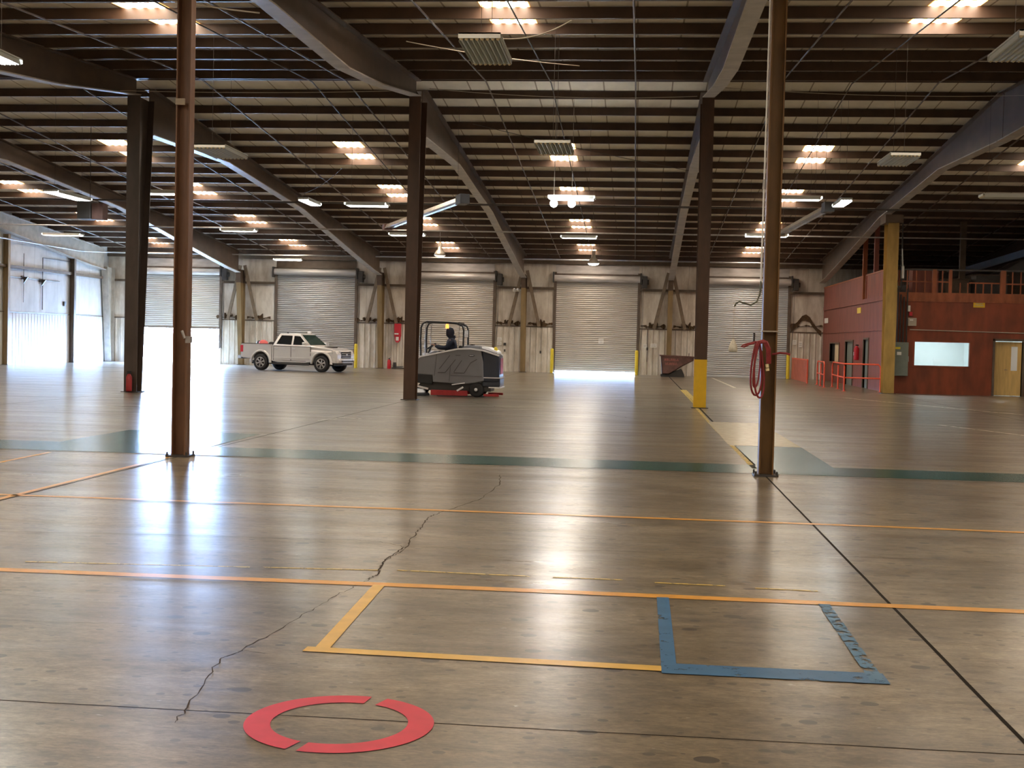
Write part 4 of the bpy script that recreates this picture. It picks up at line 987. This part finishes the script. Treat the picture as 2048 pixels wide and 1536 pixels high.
for ya in (Y0+.15, Y1-.25): MB().prism([(-.42, 0), (.75, 0), (.75, .12), (.62, .40), (.5, .36), (-.1, .12), (-.42, .12)], ya, ya+.10).build('rocker_base', 'dark', bn)
MB().tube([(.95, Y0-.02, 1.03), (.95, Y0-.05, 1.22)], .02, 6).build('release_lever', 'dark', bn)
mb = MB(); random.seed(4)
for r_, (x0, x1, z0, z1) in enumerate(((-.26, .46, .80, .92), (-.22, .40, .60, .72))):
    x = x0
    while x < x1-.05:
        w = .07; mb.box(x, x+.018, Y0-.006, Y0, z0, z1); mb.box(x+w-.018, x+w, Y0-.006, Y0, z0, z1 if random.random() < .7 else (z0+z1)/2)
        if random.random() < .6: mb.box(x+.018, x+w-.018, Y0-.006, Y0, z1-.02, z1)
        if random.random() < .6: mb.box(x+.018, x+w-.018, Y0-.006, Y0, (z0+z1)/2-.01, (z0+z1)/2+.01)
        x += .105
mb.build('stencil_lettering', 'binmark', bn)

# ------------------------------------------------------------------ things on the right near pole
hz = thing('air_hose_coil', 'red air hose looped over a hook on the right near pole', 'hose', (-.1, 16.0, 1.0))
def loop(cx, top, bot, w, y, n=28, twist=0):
    pts = []
    for k in range(n+1):
        a = 2*PI*k/n; z = (top+bot)/2+(top-bot)/2*math.cos(a); x = cx+w*math.sin(a)*(1-.35*math.cos(a))*.8+twist*math.cos(a); pts.append((x, y+.03*math.sin(a), z))
    return pts
mb = MB(); mb.tube(loop(-.165, 1.68, 1.02, .085, 15.98), .013, 7); mb.tube(loop(-.135, 1.69, .99, .075, 15.96, twist=-.02), .013, 7); mb.tube(loop(-.16, 1.67, 1.12, .045, 15.95, twist=.02), .012, 7)
mb.build('hanging_loop', 'hose', hz)
mb = MB()
for k in range(5): mb.tube([(-.15, 15.97, 1.69-.004*k), (-.10+.012*k, 15.94-.01*k, 1.71-.006*k), (-.045+.008*k, 15.93, 1.60), (-.035+.008*k, 15.95, 1.42)], .015, 7)
mb.build('folded_bundle', 'hose', hz)
MB().tube([(-.13, 15.97, 1.68), (-.20, 15.95, 1.685), (-.27, 15.93, 1.665), (-.34, 15.92, 1.645), (-.365, 15.91, 1.625), (-.33, 15.91, 1.62), (-.26, 15.92, 1.655), (-.2, 15.94, 1.67)], .011, 7).build('side_loop', 'hose', hz)
mb = MB(); mb.tube([(-.04, 15.94, 1.41), (-.035, 15.93, 1.37)], .02, 8); mb.tube([(-.035, 15.93, 1.36), (-.03, 15.93, 1.33)], .022, 8); mb.build('brass_coupling', 'cap', hz)
MB().tube([(.03, 16.02, 1.535), (.12, 16.0, 1.555), (.20, 15.98, 1.55), (.245, 15.97, 1.535)], .014, 7).build('hose_end', 'hose', hz)
t = thing('hose_hook', 'dark bracket and pipe stub holding the red hose on the right pole', 'bracket', (-.15, 16.02, 1.68))
mb = MB(); mb.bar((-.22, 16.02, 1.68), (-.08, 16.04, 1.69), .02, .02); mb.tube([(-.20, 16.02, 1.68), (-.20, 16.02, 1.80)], .014, 6); mb.build('bracket', 'dark', t); bx('white_clip', 'ltube', -.235, -.19, 15.99, 16.03, 1.64, 1.665, t)
tag(MB().box(-.105, .105, 16.04, 16.25, 1.815, 1.83).build('strap', 'wirec'), 'pale strap around the right near pole above the red hose', 'strap')
t = thing('air_pipe', 'pale pipe on the right near pole ending in a curved grey-green hose', 'pipe', (-.13, 16.1, 2.2))
MB().tube([(-.115, 16.1, 6.6), (-.125, 16.1, 3.62), (-.13, 16.1, 2.45)], .012, 7).build('pipe', 'ltube', t)
MB().tube([(-.13, 16.1, 3.6), (-.122, 16.1, 3.72)], .02, 7).build('valve', 'galv', t)
MB().tube([(-.13, 16.1, 2.45), (-.14, 16.08, 2.28), (-.18, 16.05, 2.19), (-.25, 16.02, 2.145), (-.33, 16.0, 2.165), (-.40, 15.99, 2.185), (-.44, 15.98, 2.16), (-.46, 15.98, 2.12)], .011, 7).build('curved_hose', 'hoseg', t)
t = thing('hanging_bag', 'small cream cloth bag hanging on a string left of the right near pole', 'bag', (-.46, 15.98, 1.56))
mb = MB(); mb.lathe([(0, 0), (.045, .0), (.058, .02), (.050, .08), (.028, .13), (.008, .16)], (-.46, 15.98, 1.555), 12); mb.build('sack', 'bag', t)
MB().tube([(-.46, 15.98, 2.12), (-.46, 15.98, 1.72)], .002, 4).build('string', 'wirec', t)
t = thing('pull_switch', 'small grey switch box on the right side of the left near pole', 'switch box', (-7.5, 16.0, 1.55))
bx('box', 'galv', -7.53, -7.46, 16.0, 16.07, 1.50, 1.59, t); MB().tube([(-7.57, 15.98, 1.66), (-7.53, 15.98, 1.56)], .018, 6).build('cable_gland', 'galv', t)
t = thing('fire_extinguisher', 'dark red extinguisher at the foot of the big grey-brown column', 'fire extinguisher', (-15.24, 32.79, 0))
MB().lathe([(0, 0), (.075, 0), (.08, .03), (.08, .38), (.04, .46), (0, .48)], (-15.24, 32.79, .03), 14).build('cylinder', 'sred', t); bx('handle', 'black', -15.29, -15.19, 32.77, 32.81, .50, .58, t)

# ------------------------------------------------------------------ silver pickup truck (x forward, y left, z up)
TA = math.radians(-15.5)
tk = thing('pickup_truck', 'silver crew-cab pickup truck parked by the second roll-up door', 'truck', (-17.35, 57.55, 0), rz=TA); tk.scale = (.97, .97, .97)
def T(mb, name, m, parent=tk, bevel=0, bseg=2): return mb.build(name, m, parent, local=True, bevel=bevel, bseg=bseg)
def arch(cx, r, z0, n=12, rev=False):
    a0 = math.asin(max(-1, min(1, (z0-.40)/r))); pts = []
    for k in range(n+1):
        a = a0+(PI-2*a0)*k/n; pts.append((cx+r*math.cos(a), .40+r*math.sin(a)))
    return pts
RX, FX_ = -1.52, 1.78          # axles
AR = .49
# lower body, cab + front part, x from -0.93 (back of cab) to 2.58
body = [(-.93, .46), (-.93, 1.18), (-.80, 1.25), (1.08, 1.22), (1.30, 1.20), (2.15, 1.12), (2.50, 1.02), (2.60, .86), (2.58, .50), (FX_+.60, .46)]+[(x, z) for x, z in arch(FX_, AR, .46)]+[(.9, .40), (-.6, .40)]
WB_ = .90
mb = MB(); mb.prism(body, -WB_, WB_)
mb.v = [(x, y*(1-max(0, x-1.9)*.11)*(1-.05*max(0, (z-.85)/.4)), z) for x, y, z in mb.v]
T(mb, 'cab_body', 'silver', bevel=.045, bseg=3)
# bed: two sides, floor, tailgate
side = [(-.95, .50), (-.95, 1.25), (-2.60, 1.27), (-2.63, 1.20), (-2.63, .62), (-2.5, .58), (RX-.52, .56)]+[(x, z) for x, z in arch(RX, AR, .56)][::-1]
for s in (-1, 1):
    mb = MB(); mb.prism(side, s*WB_, s*(WB_-.09)); T(mb, 'bed_side', 'silver', bevel=.02)
T(MB().box(-2.58, -.95, -.82, .82, .72, .76), 'bed_floor', 'plast'); T(MB().box(-.99, -.95, -.82, .82, .72, 1.24), 'bed_front', 'silver')
tg = T(MB().box(-2.64, -2.58, -.80, .80, .66, 1.27), 'tailgate', 'silver', bevel=.015)
for a, b in ((-.92, -.80), (.80, .92)): T(MB().box(-2.61, -.96, a, b, 1.265, 1.285), 'bed_rail_cap', 'plast')
T(MB().box(-2.66, -2.62, -.25, .25, 1.08, 1.14), 'tailgate_handle', 'plast')
for s in (-1, 1): T(MB().box(-2.66, -2.50, s*.91-.03*(s > 0)-.0, s*.91+.03*(s < 0), .86, 1.18), 'tail_lamp', 'tail', bevel=.01)
T(MB().box(-2.80, -2.62, -.88, .88, .52, .70), 'rear_bumper', 'chrome', bevel=.03)
# greenhouse
def frust(b, t, zb, zt):
    """b,t: (x0,x1,halfwidth)"""
    vs = [(b[0], -b[2], zb), (b[1], -b[2], zb), (b[1], b[2], zb), (b[0], b[2], zb), (t[0], -t[2], zt), (t[1], -t[2], zt), (t[1], t[2], zt), (t[0], t[2], zt)]
    mb = MB(); mb.add(vs, [(0,3,2,1), (4,5,6,7), (0,1,5,4), (1,2,6,5), (2,3,7,6), (3,0,4,7)]); return mb
T(frust((-.92, 1.16, .83), (-.62, .50, .66), 1.20, 1.78), 'cab_roof', 'silver', bevel=.05, bseg=3)
def onside(x, z, s, off=.006):
    f_ = (z-1.20)/.58; return (x, s*(.83+(.66-.83)*f_+off), z)
for s in (-1, 1):
    for nm, q in (('rear_side_window', [(-.72, 1.27), (.10, 1.25), (.10, 1.68), (-.50, 1.69)]), ('front_side_window', [(.20, 1.25), (.94, 1.25), (.52, 1.66), (.20, 1.68)])):
        mb = MB(); a = [onside(x, z, s) for x, z in q]; b = [onside(x, z, s, -.02) for x, z in q]
        mb.add(a+b, [(0, 1, 2, 3), (4, 5, 6, 7), (0, 1, 5, 4), (1, 2, 6, 5), (2, 3, 7, 6), (3, 0, 4, 7)]); T(mb, nm, 'carglass')
def onfront(y, t, off=.008):
    x = 1.16+(.50-1.16)*t; z = 1.20+.58*t; return (x+off*.66, y*(.83+(.66-.83)*t), z+off*.75)
mb = MB(); mb.add([onfront(-.92, .10), onfront(.92, .10), onfront(.90, .90), onfront(-.90, .90)]+[onfront(-.92, .10, -.02), onfront(.92, .10, -.02), onfront(.90, .90, -.02), onfront(-.90, .90, -.02)], [(0, 1, 2, 3), (0, 1, 5, 4), (1, 2, 6, 5), (2, 3, 7, 6), (3, 0, 4, 7)]); T(mb, 'windshield', 'wsglass')
mb = MB(); mb.add([(-.915+.02, -.66, 1.28), (-.89, .66, 1.28), (-.67, .55, 1.68), (-.67, -.55, 1.68)], [(0, 1, 2, 3)]); mb.v = [(x-.03, y, z) for x, y, z in mb.v]; T(mb, 'rear_window', 'carglass')
# doors: seams, handles
for s in (-1, 1):
    y = s*(WB_+.004)
    for nm, x0, x1 in (('rear_door', -.80, .12), ('front_door', .15, 1.18)):
        mb = MB(); mb.prism([(x0, .50), (x0, 1.16), (x1, 1.16), (x1, .50)], y-.006*s, y); d = T(mb, nm, 'silver', bevel=.003)
        mb = MB(); mb.box(x0+.06, x0+.24, y, y+.03*s, 1.04, 1.075); T(mb, 'door_handle', 'chrome', parent=d)
    mb = MB(); mb.prism([(-.83, .48), (-.83, 1.19), (1.21, 1.19), (1.21, .48)], y-.010*s, y-.0065*s); T(mb, 'door_seam', 'seam')
    mb = MB(); mb.prism([(-.80, .58), (1.18, .58), (1.18, .66), (-.80, .66)], y, y+.02*s); T(mb, 'side_moulding', 'silver', bevel=.008)
    mb = MB(); mb.tube([(-.85, s*.93, .34), (1.15, s*.93, .34)], .045, 8); T(mb, 'side_step', 'plast')
    # mirror
    mb = MB(); mb.box(.86, 1.04, s*.90, s*1.14, 1.22, 1.38); T(mb, 'mirror', 'silver', bevel=.03)
    # fender flares
    for cx, nm in ((RX, 'rear_flare'), (FX_, 'front_flare')):
        mb = MB(); n = 14; vs = []
        for k in range(n+1):
            a = -.05+(PI+.1)*k/n
            for rr, yy in ((AR-.01, .86), (AR+.0, .955), (AR+.07, .94), (AR+.10, .885)): vs.append((cx+rr*math.cos(a), s*yy, .40+rr*math.sin(a)*1.02))
        mb.add(vs, [(4*k+j, 4*k+j+1, 4*k+j+5, 4*k+j+4) for k in range(n) for j in range(3)], True); T(mb, nm, 'silver')
# wheels
def wheel(cx, s):
    mb = MB(); r = .385; y0 = s*.70; y1 = s*.945
    c = (cx, 0, r)
    pr = [(r*.60, y0), (r*.93, y0), (r, y0+s*.03), (r, y1-s*.035), (r*.94, y1), (r*.66, y1+s*.004), (r*.60, y1-s*.02)]
    mb.lathe(pr, c, 28, 'y')
    w = T(mb, 'wheel', 'black')
    mb = MB(); mb.lathe([(r*.62, y1-s*.03), (r*.66, y1+s*.002), (r*.60, y1-s*.0), (r*.57, y1-s*.10), (0, y1-s*.11)], c, 28, 'y'); mb.cur = 0
    T(mb, 'rim_barrel', 'plast', parent=w)
    mb = MB()
    for k in range(6):
        a = 2*PI*k/6+.3
        for da in (-.13, .13):
            p0 = (cx+.04*math.cos(a), y1-s*.03, r+.04*math.sin(a)); p1 = (cx+r*.60*math.cos(a+da), y1-s*.015, r+r*.60*math.sin(a+da)); mb.tube([p0, p1], [.028, .022], 6)
    mb.lathe([(r*.60, y1-s*.02), (r*.65, y1+s*.006), (r*.56, y1-s*.005)], c, 28, 'y'); mb.lathe([(.06, y1-s*.05), (.06, y1-s*.005), (0, y1)], c, 12, 'y')
    T(mb, 'alloy_spokes', 'rim', parent=w)
for cx in (RX, FX_):
    for s in (-1, 1): wheel(cx, s)
mb = MB(); mb.box(-2.3, 2.2, -.45, .45, .30, .46); mb.box(RX-.08, RX+.08, -.72, .72, .30, .46); mb.box(FX_-.08, FX_+.08, -.72, .72, .28, .44); T(mb, 'chassis', 'plast')
for cx in (RX, FX_):
    mb = MB(); mb.box(cx-.5, cx+.5, -.70, .70, .55, .95); T(mb, 'wheel_well', 'plast')
# front end
T(MB().box(2.52, 2.62, -.46, .46, .66, .98), 'grille', 'plast', bevel=.02)
mb = MB()
for z in (.72, .80, .90): mb.box(2.61, 2.635, -.44, .44, z-.012, z+.012)
mb.box(2.61, 2.64, -.09, .09, .78, .88)
T(mb, 'grille_bars', 'chrome')
for s in (-1, 1):
    mb = MB(); mb.add([(2.60, s*.48, .82), (2.60, s*.48, .99), (2.30, s*.86, 1.04), (2.34, s*.87, .86), (2.52, s*.44, .82), (2.52, s*.44, .99), (2.25, s*.80, 1.04), (2.28, s*.80, .86)], [(0, 1, 2, 3), (4, 5, 6, 7), (0, 1, 5, 4), (1, 2, 6, 5), (2, 3, 7, 6), (3, 0, 4, 7)]); T(mb, 'headlamp', 'headl')
    mb = MB(); mb.lathe([(0, 2.67), (.055, 2.67), (.055, 2.6)], (0, s*.66, .58), 12, 'x'); T(mb, 'fog_lamp', 'lampw')
mb = MB(); mb.prism([(2.36, -.90), (2.58, -.78), (2.70, -.45), (2.70, .45), (2.58, .78), (2.36, .90)], .44, .66, 'z'); T(mb, 'front_bumper', 'silver', bevel=.035)
mb = MB(); mb.prism([(2.40, -.84), (2.56, -.72), (2.66, -.42), (2.66, .42), (2.56, .72), (2.40, .84)], .34, .45, 'z'); T(mb, 'bumper_valance', 'plast')
T(MB().box(2.62, 2.715, -.55, .55, .50, .56), 'lower_intake', 'plast')
mb = MB(); mb.add([(1.55, -.26, 1.185), (2.02, -.24, 1.145), (2.02, .24, 1.145), (1.55, .26, 1.185), (1.6, -.24, 1.21), (2.0, -.22, 1.20), (2.0, .22, 1.20), (1.6, .24, 1.21)], [(0, 1, 5, 4), (1, 2, 6, 5), (2, 3, 7, 6), (3, 0, 4, 7), (4, 5, 6, 7)]); T(mb, 'hood_scoop', 'plast')
mb = MB(); mb.tube([(-.55, 0, 1.79), (-.60, 0, 1.83)], .03, 6); T(mb, 'roof_antenna', 'plast')
tkm = Matrix.Translation(tk.location) @ Matrix.Rotation(TA, 4, 'Z') @ Matrix.Scale(.97, 4)
def onT(x, y, z): return tuple(tkm @ Vector((x, y, z)))
t = thing('roof_beacon', 'white box standing on the far side of the truck roof', 'beacon', onT(.35, .45, 1.79), rz=TA); MB().box(-.09, .09, -.07, .07, 0, .10).build('housing', 'lampw', t, local=True, bevel=.02)
t = thing('cargo_bundle', 'pink-red bundle lying in the truck bed', 'bundle', onT(-1.82, -.2, .765), rz=TA); MB().lathe([(0, 0), (.22, 0), (.26, .3), (.20, .58), (.08, .66), (0, .66)], (0, 0, 0), 10).build('bundle', 'cargo', t, local=True)
t = thing('cargo_bag', 'long black bag lying against the cab in the truck bed', 'bag', onT(-1.3, .1, .765), rz=TA); MB().box(-.22, .24, -.35, .35, 0, .58).build('bag', 'black', t, local=True, bevel=.08)
t = thing('cargo_can', 'small dark container at the rear of the truck bed', 'container', onT(-2.25, .1, .765), rz=TA); MB().lathe([(0, 0), (.12, 0), (.12, .56), (.07, .62), (0, .64)], (0, 0, 0), 12).build('can', 'dark', t, local=True)

# ------------------------------------------------------------------ ride-on floor scrubber (world axes: nose toward -X)
SX, SY = -6.83, 36.25
sc = thing('floor_scrubber', 'large grey ride-on floor scrubber with a rider, behind the dark brown column', 'floor scrubber', (SX, SY, 0))
def S(mb, name, m, parent=sc, bevel=0, bseg=2): return mb.build(name, m, parent, local=True, bevel=bevel, bseg=bseg)
# local x: -1.30 nose ... 1.30 rear ; y -.6 (near camera) ... +.6
gb = [(-1.22, .62), (-.62, .60), (-.60, .40), (.30, .36), (.60, .40), (.86, .46), (.84, 1.00), (.76, 1.34), (.40, 1.38), (.10, 1.36), (-.45, 1.24), (-.98, 1.12), (-1.14, 1.00), (-1.24, .82)]
for s in (-1, 1):
    mb = MB(); mb.prism(gb, s*.62, s*.52); sb = S(mb, 'side_shell', 'sgrey', bevel=.03, bseg=3)
    # white top trim
    tr = [(-1.24, .84), (-1.13, 1.02), (-.98, 1.14), (-.45, 1.262), (.10, 1.385), (.45, 1.40), (.80, 1.36), (1.28, 1.22)]
    MBt = MB(); MBt.prism(tr+[(x, z-.045) for x, z in tr[::-1]], s*.64, s*.50); S(MBt, 'white_trim', 'strim', bevel=.005)
    # moulded seams
    y = s*.622; mb = MB()
    def sl(a, b, w=.016): mb.bar((a[0], y, a[1]), (b[0], y, b[1]), .012, w)
    sl((-.46, .68), (-.25, .68)); sl((-.25, .68), (.04, 1.06)); sl((.04, 1.18), (.18, 1.18)); sl((-.42, .78), (-.12, 1.18)); sl((-.56, .58), (-.50, 1.22), .01)
    sl((-.13, .42), (-.10, .9), .01); sl((.00, .68), (.30, .68)); sl((.30, .68), (.48, .98)); sl((.48, .98), (.66, 1.08)); sl((.00, .70), (.22, 1.04)); sl((-.1, .60), (.80, .60), .008)
    S(mb, 'moulded_groove', 'seam', parent=sb)
    mb = MB(); mb.lathe([(0, y+s*.006), (.085, y+s*.006), (.085, y)], (.50, 0, 1.18), 20, 'y'); mb.v = [(x, yy, 1.18+(z-1.18)*.32) for x, yy, z in mb.v]; S(mb, 'oval_badge', 'black', parent=sb)
    mb = MB(); mb.box(.44, .56, y+s*.006, y+s*.009, 1.172, 1.188); S(mb, 'badge_stripe', 'strim', parent=sb)
    mb = MB(); mb.prism([(-1.2, .62), (-.62, .62), (-.62, .34), (-1.2, .38)], s*.60, s*.50); S(mb, 'lower_front_skirt', 'black', bevel=.02)
# core volumes
S(MB().prism([(-1.26, .40), (-1.26, .80), (-1.12, 1.06), (-.92, 1.10), (-.92, .40)], -.52, .52), 'nose', 'sgrey', bevel=.04)
S(MB().box(-.95, .25, -.52, .52, .40, .72), 'cab_floor', 'dark')
S(MB().prism([(.22, .40), (.22, 1.44), (.34, 1.48), (.78, 1.46), (.80, .40)], -.52, .52), 'recovery_tank', 'sgrey', bevel=.04)
S(MB().prism([(.80, .42), (.78, 1.36), (1.27, 1.22), (1.30, .60), (1.30, .42)], -.58, .58), 'rear_tank', 'snavy', bevel=.07, bseg=3)
S(MB().prism([(.50, 1.40), (.56, 1.47), (.95, 1.43), (1.22, 1.32), (1.24, 1.24), (.78, 1.37)], -.50, .50), 'rear_lid', 'strim', bevel=.03)
S(MB().box(.40, .48, -.2, .2, 1.46, 1.50), 'lid_handle', 'dark')
S(MB().box(.84, 1.33, -.60, .60, .55, .575), 'rear_bumper_strip', 'strim'); S(MB().box(1.0, 1.34, -.58, .58, .27, .30), 'rear_bumper_strip', 'strim')
S(MB().box(.82, 1.32, -.55, .55, .30, .55), 'rear_lower_body', 'snavy', bevel=.03)
S(MB().box(1.30, 1.312, -.30, .30, .66, 1.12), 'red_rear_lamp', 'sred')
S(MB().box(1.12, 1.22, -.45, -.35, 1.34, 1.40), 'yellow_cap', 'yellow2', bevel=.01)
S(MB().box(-1.0, 1.05, -.45, .45, .16, .42), 'chassis', 'dark')
for s in (-1, 1):
    mb = MB(); mb.lathe([(0, s*.60), (.05, s*.60), (.06, s*.57), (.13, s*.56), (.20, s*.58), (.215, s*.54), (.215, s*.42), (.18, s*.40), (0, s*.40)], (.64, 0, .215), 24, 'y'); w = S(mb, 'rear_wheel', 'black')
    mb = MB(); mb.lathe([(0, s*.612), (.045, s*.608), (.05, s*.59)], (.64, 0, .215), 12, 'y'); S(mb, 'hub_cap', 'strim', parent=w)
    S(MB().box(-.66, .40, s*.56, s*.62, .03, .18), 'red_brush_skirt', 'sred', bevel=.01)
    S(MB().box(.86, 1.30, s*.54, s*.60, .03, .10), 'red_squeegee', 'sred', bevel=.01)
mb = MB(); mb.lathe([(0, -.06), (.17, -.06), (.17, .06), (0, .06)], (-.98, 0, .18), 20, 'y'); S(mb, 'front_wheel', 'black')
mb = MB(); mb.lathe([(0, .09), (.30, .09), (.34, .05), (.34, .02), (0, .02)], (-1.05, -.48, 0), 24); S(mb, 'side_brush', 'black')
mb = MB(); mb.lathe([(0, .20), (.16, .20), (.22, .13), (.22, .09)], (-1.05, -.48, 0), 20); mb.bar((-1.1, -.5, .28), (-.75, -.5, .20), .06, .05); S(mb, 'brush_cover', 'strim')
S(MB().bar((-.05, -.63, .34), (.32, -.63, .40), .02, .03), 'lift_arm', 'strim'); S(MB().bar((.10, -.63, .17), (.28, -.63, .28), .02, .05), 'lift_arm', 'strim')
# deck pods on the nose
mb = MB(); mb.prism([(-1.06, 1.06), (-.60, 1.30), (-.50, 1.28), (-.98, 1.02)], -.40, .40); S(mb, 'dashboard', 'sgrey', bevel=.02)
S(MB().box(-.95, -.78, -.36, -.1, 1.16, 1.22), 'control_panel', 'strim', bevel=.01); S(MB().box(-.72, -.55, -.3, 0, 1.24, 1.29), 'control_panel', 'strim', bevel=.01)
mb = MB(); mb.lathe([(.155, -.015), (.175, 0), (.155, .015), (.135, 0), (.155, -.015)], (0, 0, 0), 20); mb.bar((-.14, 0, 0), (.14, 0, 0), .03, .02)
mb.v = [tuple(Matrix.Rotation(math.radians(-35), 3, 'Y') @ Vector(v)+Vector((-.76, 0, 1.42))) for v in mb.v]; mb.tube([(-.76, 0, 1.42), (-.86, 0, 1.20)], .025, 8); S(mb, 'steering_wheel', 'black')
S(MB().box(-.36, .10, -.26, .26, .72, 1.04), 'seat_base', 'black', bevel=.05); S(MB().box(.06, .18, -.26, .26, 1.04, 1.46), 'seat_back', 'black', bevel=.04)
# overhead guard
for s in (-1, 1):
    y = s*.50
    pts = [(-.98, y, 1.08), (-1.0, y, 1.6), (-.99, y, 1.95), (-.94, y, 2.07), (-.82, y, 2.12), (-.2, y, 2.11), (.05, y, 2.08), (.20, y, 2.02), (.24, y, 1.9), (.24, y, 1.42)]
    MBg = MB(); MBg.tube(pts, .026, 8); S(MBg, 'guard_hoop', 'black')
    S(MB().tube([(-.86, y, 1.14), (-.87, y, 1.7), (-.86, y, 2.0), (-.82, y, 2.11)], .014, 8), 'guard_post', 'galv'); S(MB().tube([(.12, y, 2.06), (.10, y, 1.42)], .015, 8), 'guard_post', 'galv')
for x, r_ in ((-.85, .022), (.1, .022), (-.65, .012), (-.45, .012), (-.25, .012), (-.08, .012)): S(MB().tube([(x, -.5, 2.10), (x, .5, 2.10)], r_, 8), 'guard_cross_bar', 'black')
S(MB().box(.10, .24, .44, .50, 1.70, 1.90), 'guard_plate', 'strim'); S(MB().box(.11, .23, -.50, -.46, 1.60, 1.68), 'guard_plate', 'strim')
mb = MB(); mb.lathe([(.05, 0), (.05, .10), (.03, .13), (0, .13)], (-.26, -.35, 1.94), 12); S(mb, 'amber_beacon', 'amber'); S(MB().tube([(-.26, -.35, 2.06), (-.26, -.35, 2.11)], .03, 8), 'beacon_mount', 'black')

# rider: one continuous body, clothing as children
pe = thing('person', 'person in a dark hooded jacket riding the floor scrubber, hands on the wheel', 'person', (SX-.14, SY, 1.12))
def Pn(p): return Vector(p)-Vector((0, 0, 1.12))
joints = [(-.02, 0, 1.20), (-.03, 0, 1.40), (-.02, 0, 1.58), (-.05, 0, 1.68), (-.09, 0, 1.78), (-.10, 0, 1.88)]      # pelvis..head
jr = [.14, .13, .145, .06, .085, .08]
je = [(0, 1), (1, 2), (2, 3), (3, 4), (4, 5)]
for s in (-1, 1):
    b0 = len(joints)
    joints += [(-.03, s*.19, 1.58), (-.14, s*.25, 1.38), (-.36, s*.22, 1.38), (-.50, s*.14, 1.45)]; jr += [.062, .050, .042, .026]; je += [(2, b0), (b0, b0+1), (b0+1, b0+2), (b0+2, b0+3)]
    b1 = len(joints)
    joints += [(-.06, s*.10, 1.20), (-.48, s*.13, 1.22), (-.58, s*.13, .84), (-.72, s*.13, .79)]; jr += [.085, .062, .045, .035]; je += [(0, b1), (b1, b1+1), (b1+1, b1+2), (b1+2, b1+3)]
    # palm, four fingers and a thumb curled round the rim
    h0 = b0+3; p = len(joints); joints += [(-.555, s*.13, 1.465)]; jr += [.024]; je += [(h0, p)]
    for k in range(4):
        q = len(joints); oy = s*(.13+(k-1.5)*.021); L_ = [.030, .036, .034, .026][k]
        joints += [(-.585, oy, 1.478), (-.585-L_*.8, oy, 1.468), (-.590-L_*.6, oy, 1.440)]; jr += [.0095, .009, .008]; je += [(p, q), (q, q+1), (q+1, q+2)]
    q = len(joints); joints += [(-.535, s*.085, 1.475), (-.565, s*.072, 1.462)]; jr += [.011, .009]; je += [(p, q), (q, q+1)]
body_o = skin_obj('body', [Pn(j) for j in joints], je, jr, 'skin', pe, 1)
# face features
mb = MB()
mb.add([Pn((-.175, -.012, 1.83)), Pn((-.175, .012, 1.83)), Pn((-.205, 0, 1.80)), Pn((-.172, 0, 1.795))], [(0, 1, 2), (0, 2, 3), (1, 3, 2)]); mb.build('nose', 'skin', pe, local=True)
for s in (-1, 1): MB().lathe([(0, -.008), (.010, 0), (0, .008)], Pn((-.172, s*.032, 1.845)), 8).build('eye', 'black', pe, local=True)
mb = MB(); mb.box(-.176, -.166, -.022, .022, 1.768-1.12, 1.776-1.12); mb.build('mouth', 'sred', pe, local=True)
jk = [(-.02, 0, 1.16), (-.03, 0, 1.40), (-.02, 0, 1.58), (-.04, 0, 1.665)]; jkr = [.215, .19, .165, .10]; jke = [(0, 1), (1, 2), (2, 3)]
for s in (-1, 1):
    b0 = len(jk); jk += [(-.03, s*.19, 1.58), (-.14, s*.25, 1.38), (-.36, s*.22, 1.38), (-.49, s*.15, 1.445)]; jkr += [.088, .072, .062, .045]; jke += [(2, b0), (b0, b0+1), (b0+1, b0+2), (b0+2, b0+3)]
skin_obj('jacket', [Pn(j) for j in jk], jke, jkr, 'navy', pe, 2)
tr_ = [(-.0, 0, 1.18)]; trr = [.165]; tre = []
for s in (-1, 1):
    b = len(tr_); tr_ += [(-.08, s*.11, 1.20), (-.48, s*.13, 1.22), (-.58, s*.13, .88)]; trr += [.11, .085, .068]; tre += [(0, b), (b, b+1), (b+1, b+2)]
skin_obj('trousers', [Pn(j) for j in tr_], tre, trr, 'trouser', pe, 2)
for s in (-1, 1): MB().box(-.78, -.53, s*.13-.05, s*.13+.05, .72-1.12, .83-1.12).build('boot', 'black', pe, local=True, bevel=.02)
# hood: open shell round the face
mb = MB(); n = 18; rings = []
for k in range(10):
    f_ = k/9; ang = -.15+f_*2.9
    rings.append([(f_, j) for j in range(n)])
vs = []; R0 = .122
for i in range(11):
    th = .62+(PI-.62)*i/10       # from opening edge (front) to the back pole
    for j in range(n):
        ph_ = 2*PI*j/n
        x = -.085-R0*1.05*math.cos(th); rr = R0*math.sin(th); vs.append((x, rr*math.cos(ph_), 1.835+rr*1.2*math.sin(ph_)-1.12-(.02 if math.sin(ph_) < 0 else 0)))
mb.add(vs, [(i*n+j, i*n+(j+1) % n, (i+1)*n+(j+1) % n, (i+1)*n+j) for i in range(10) for j in range(n)], True)
mb.lathe([(.085, -.05), (.115, 0), (.10, .06)], (-.03, 0, 1.69-1.12), 16)
mb.build('hood', 'navy', pe, local=True)
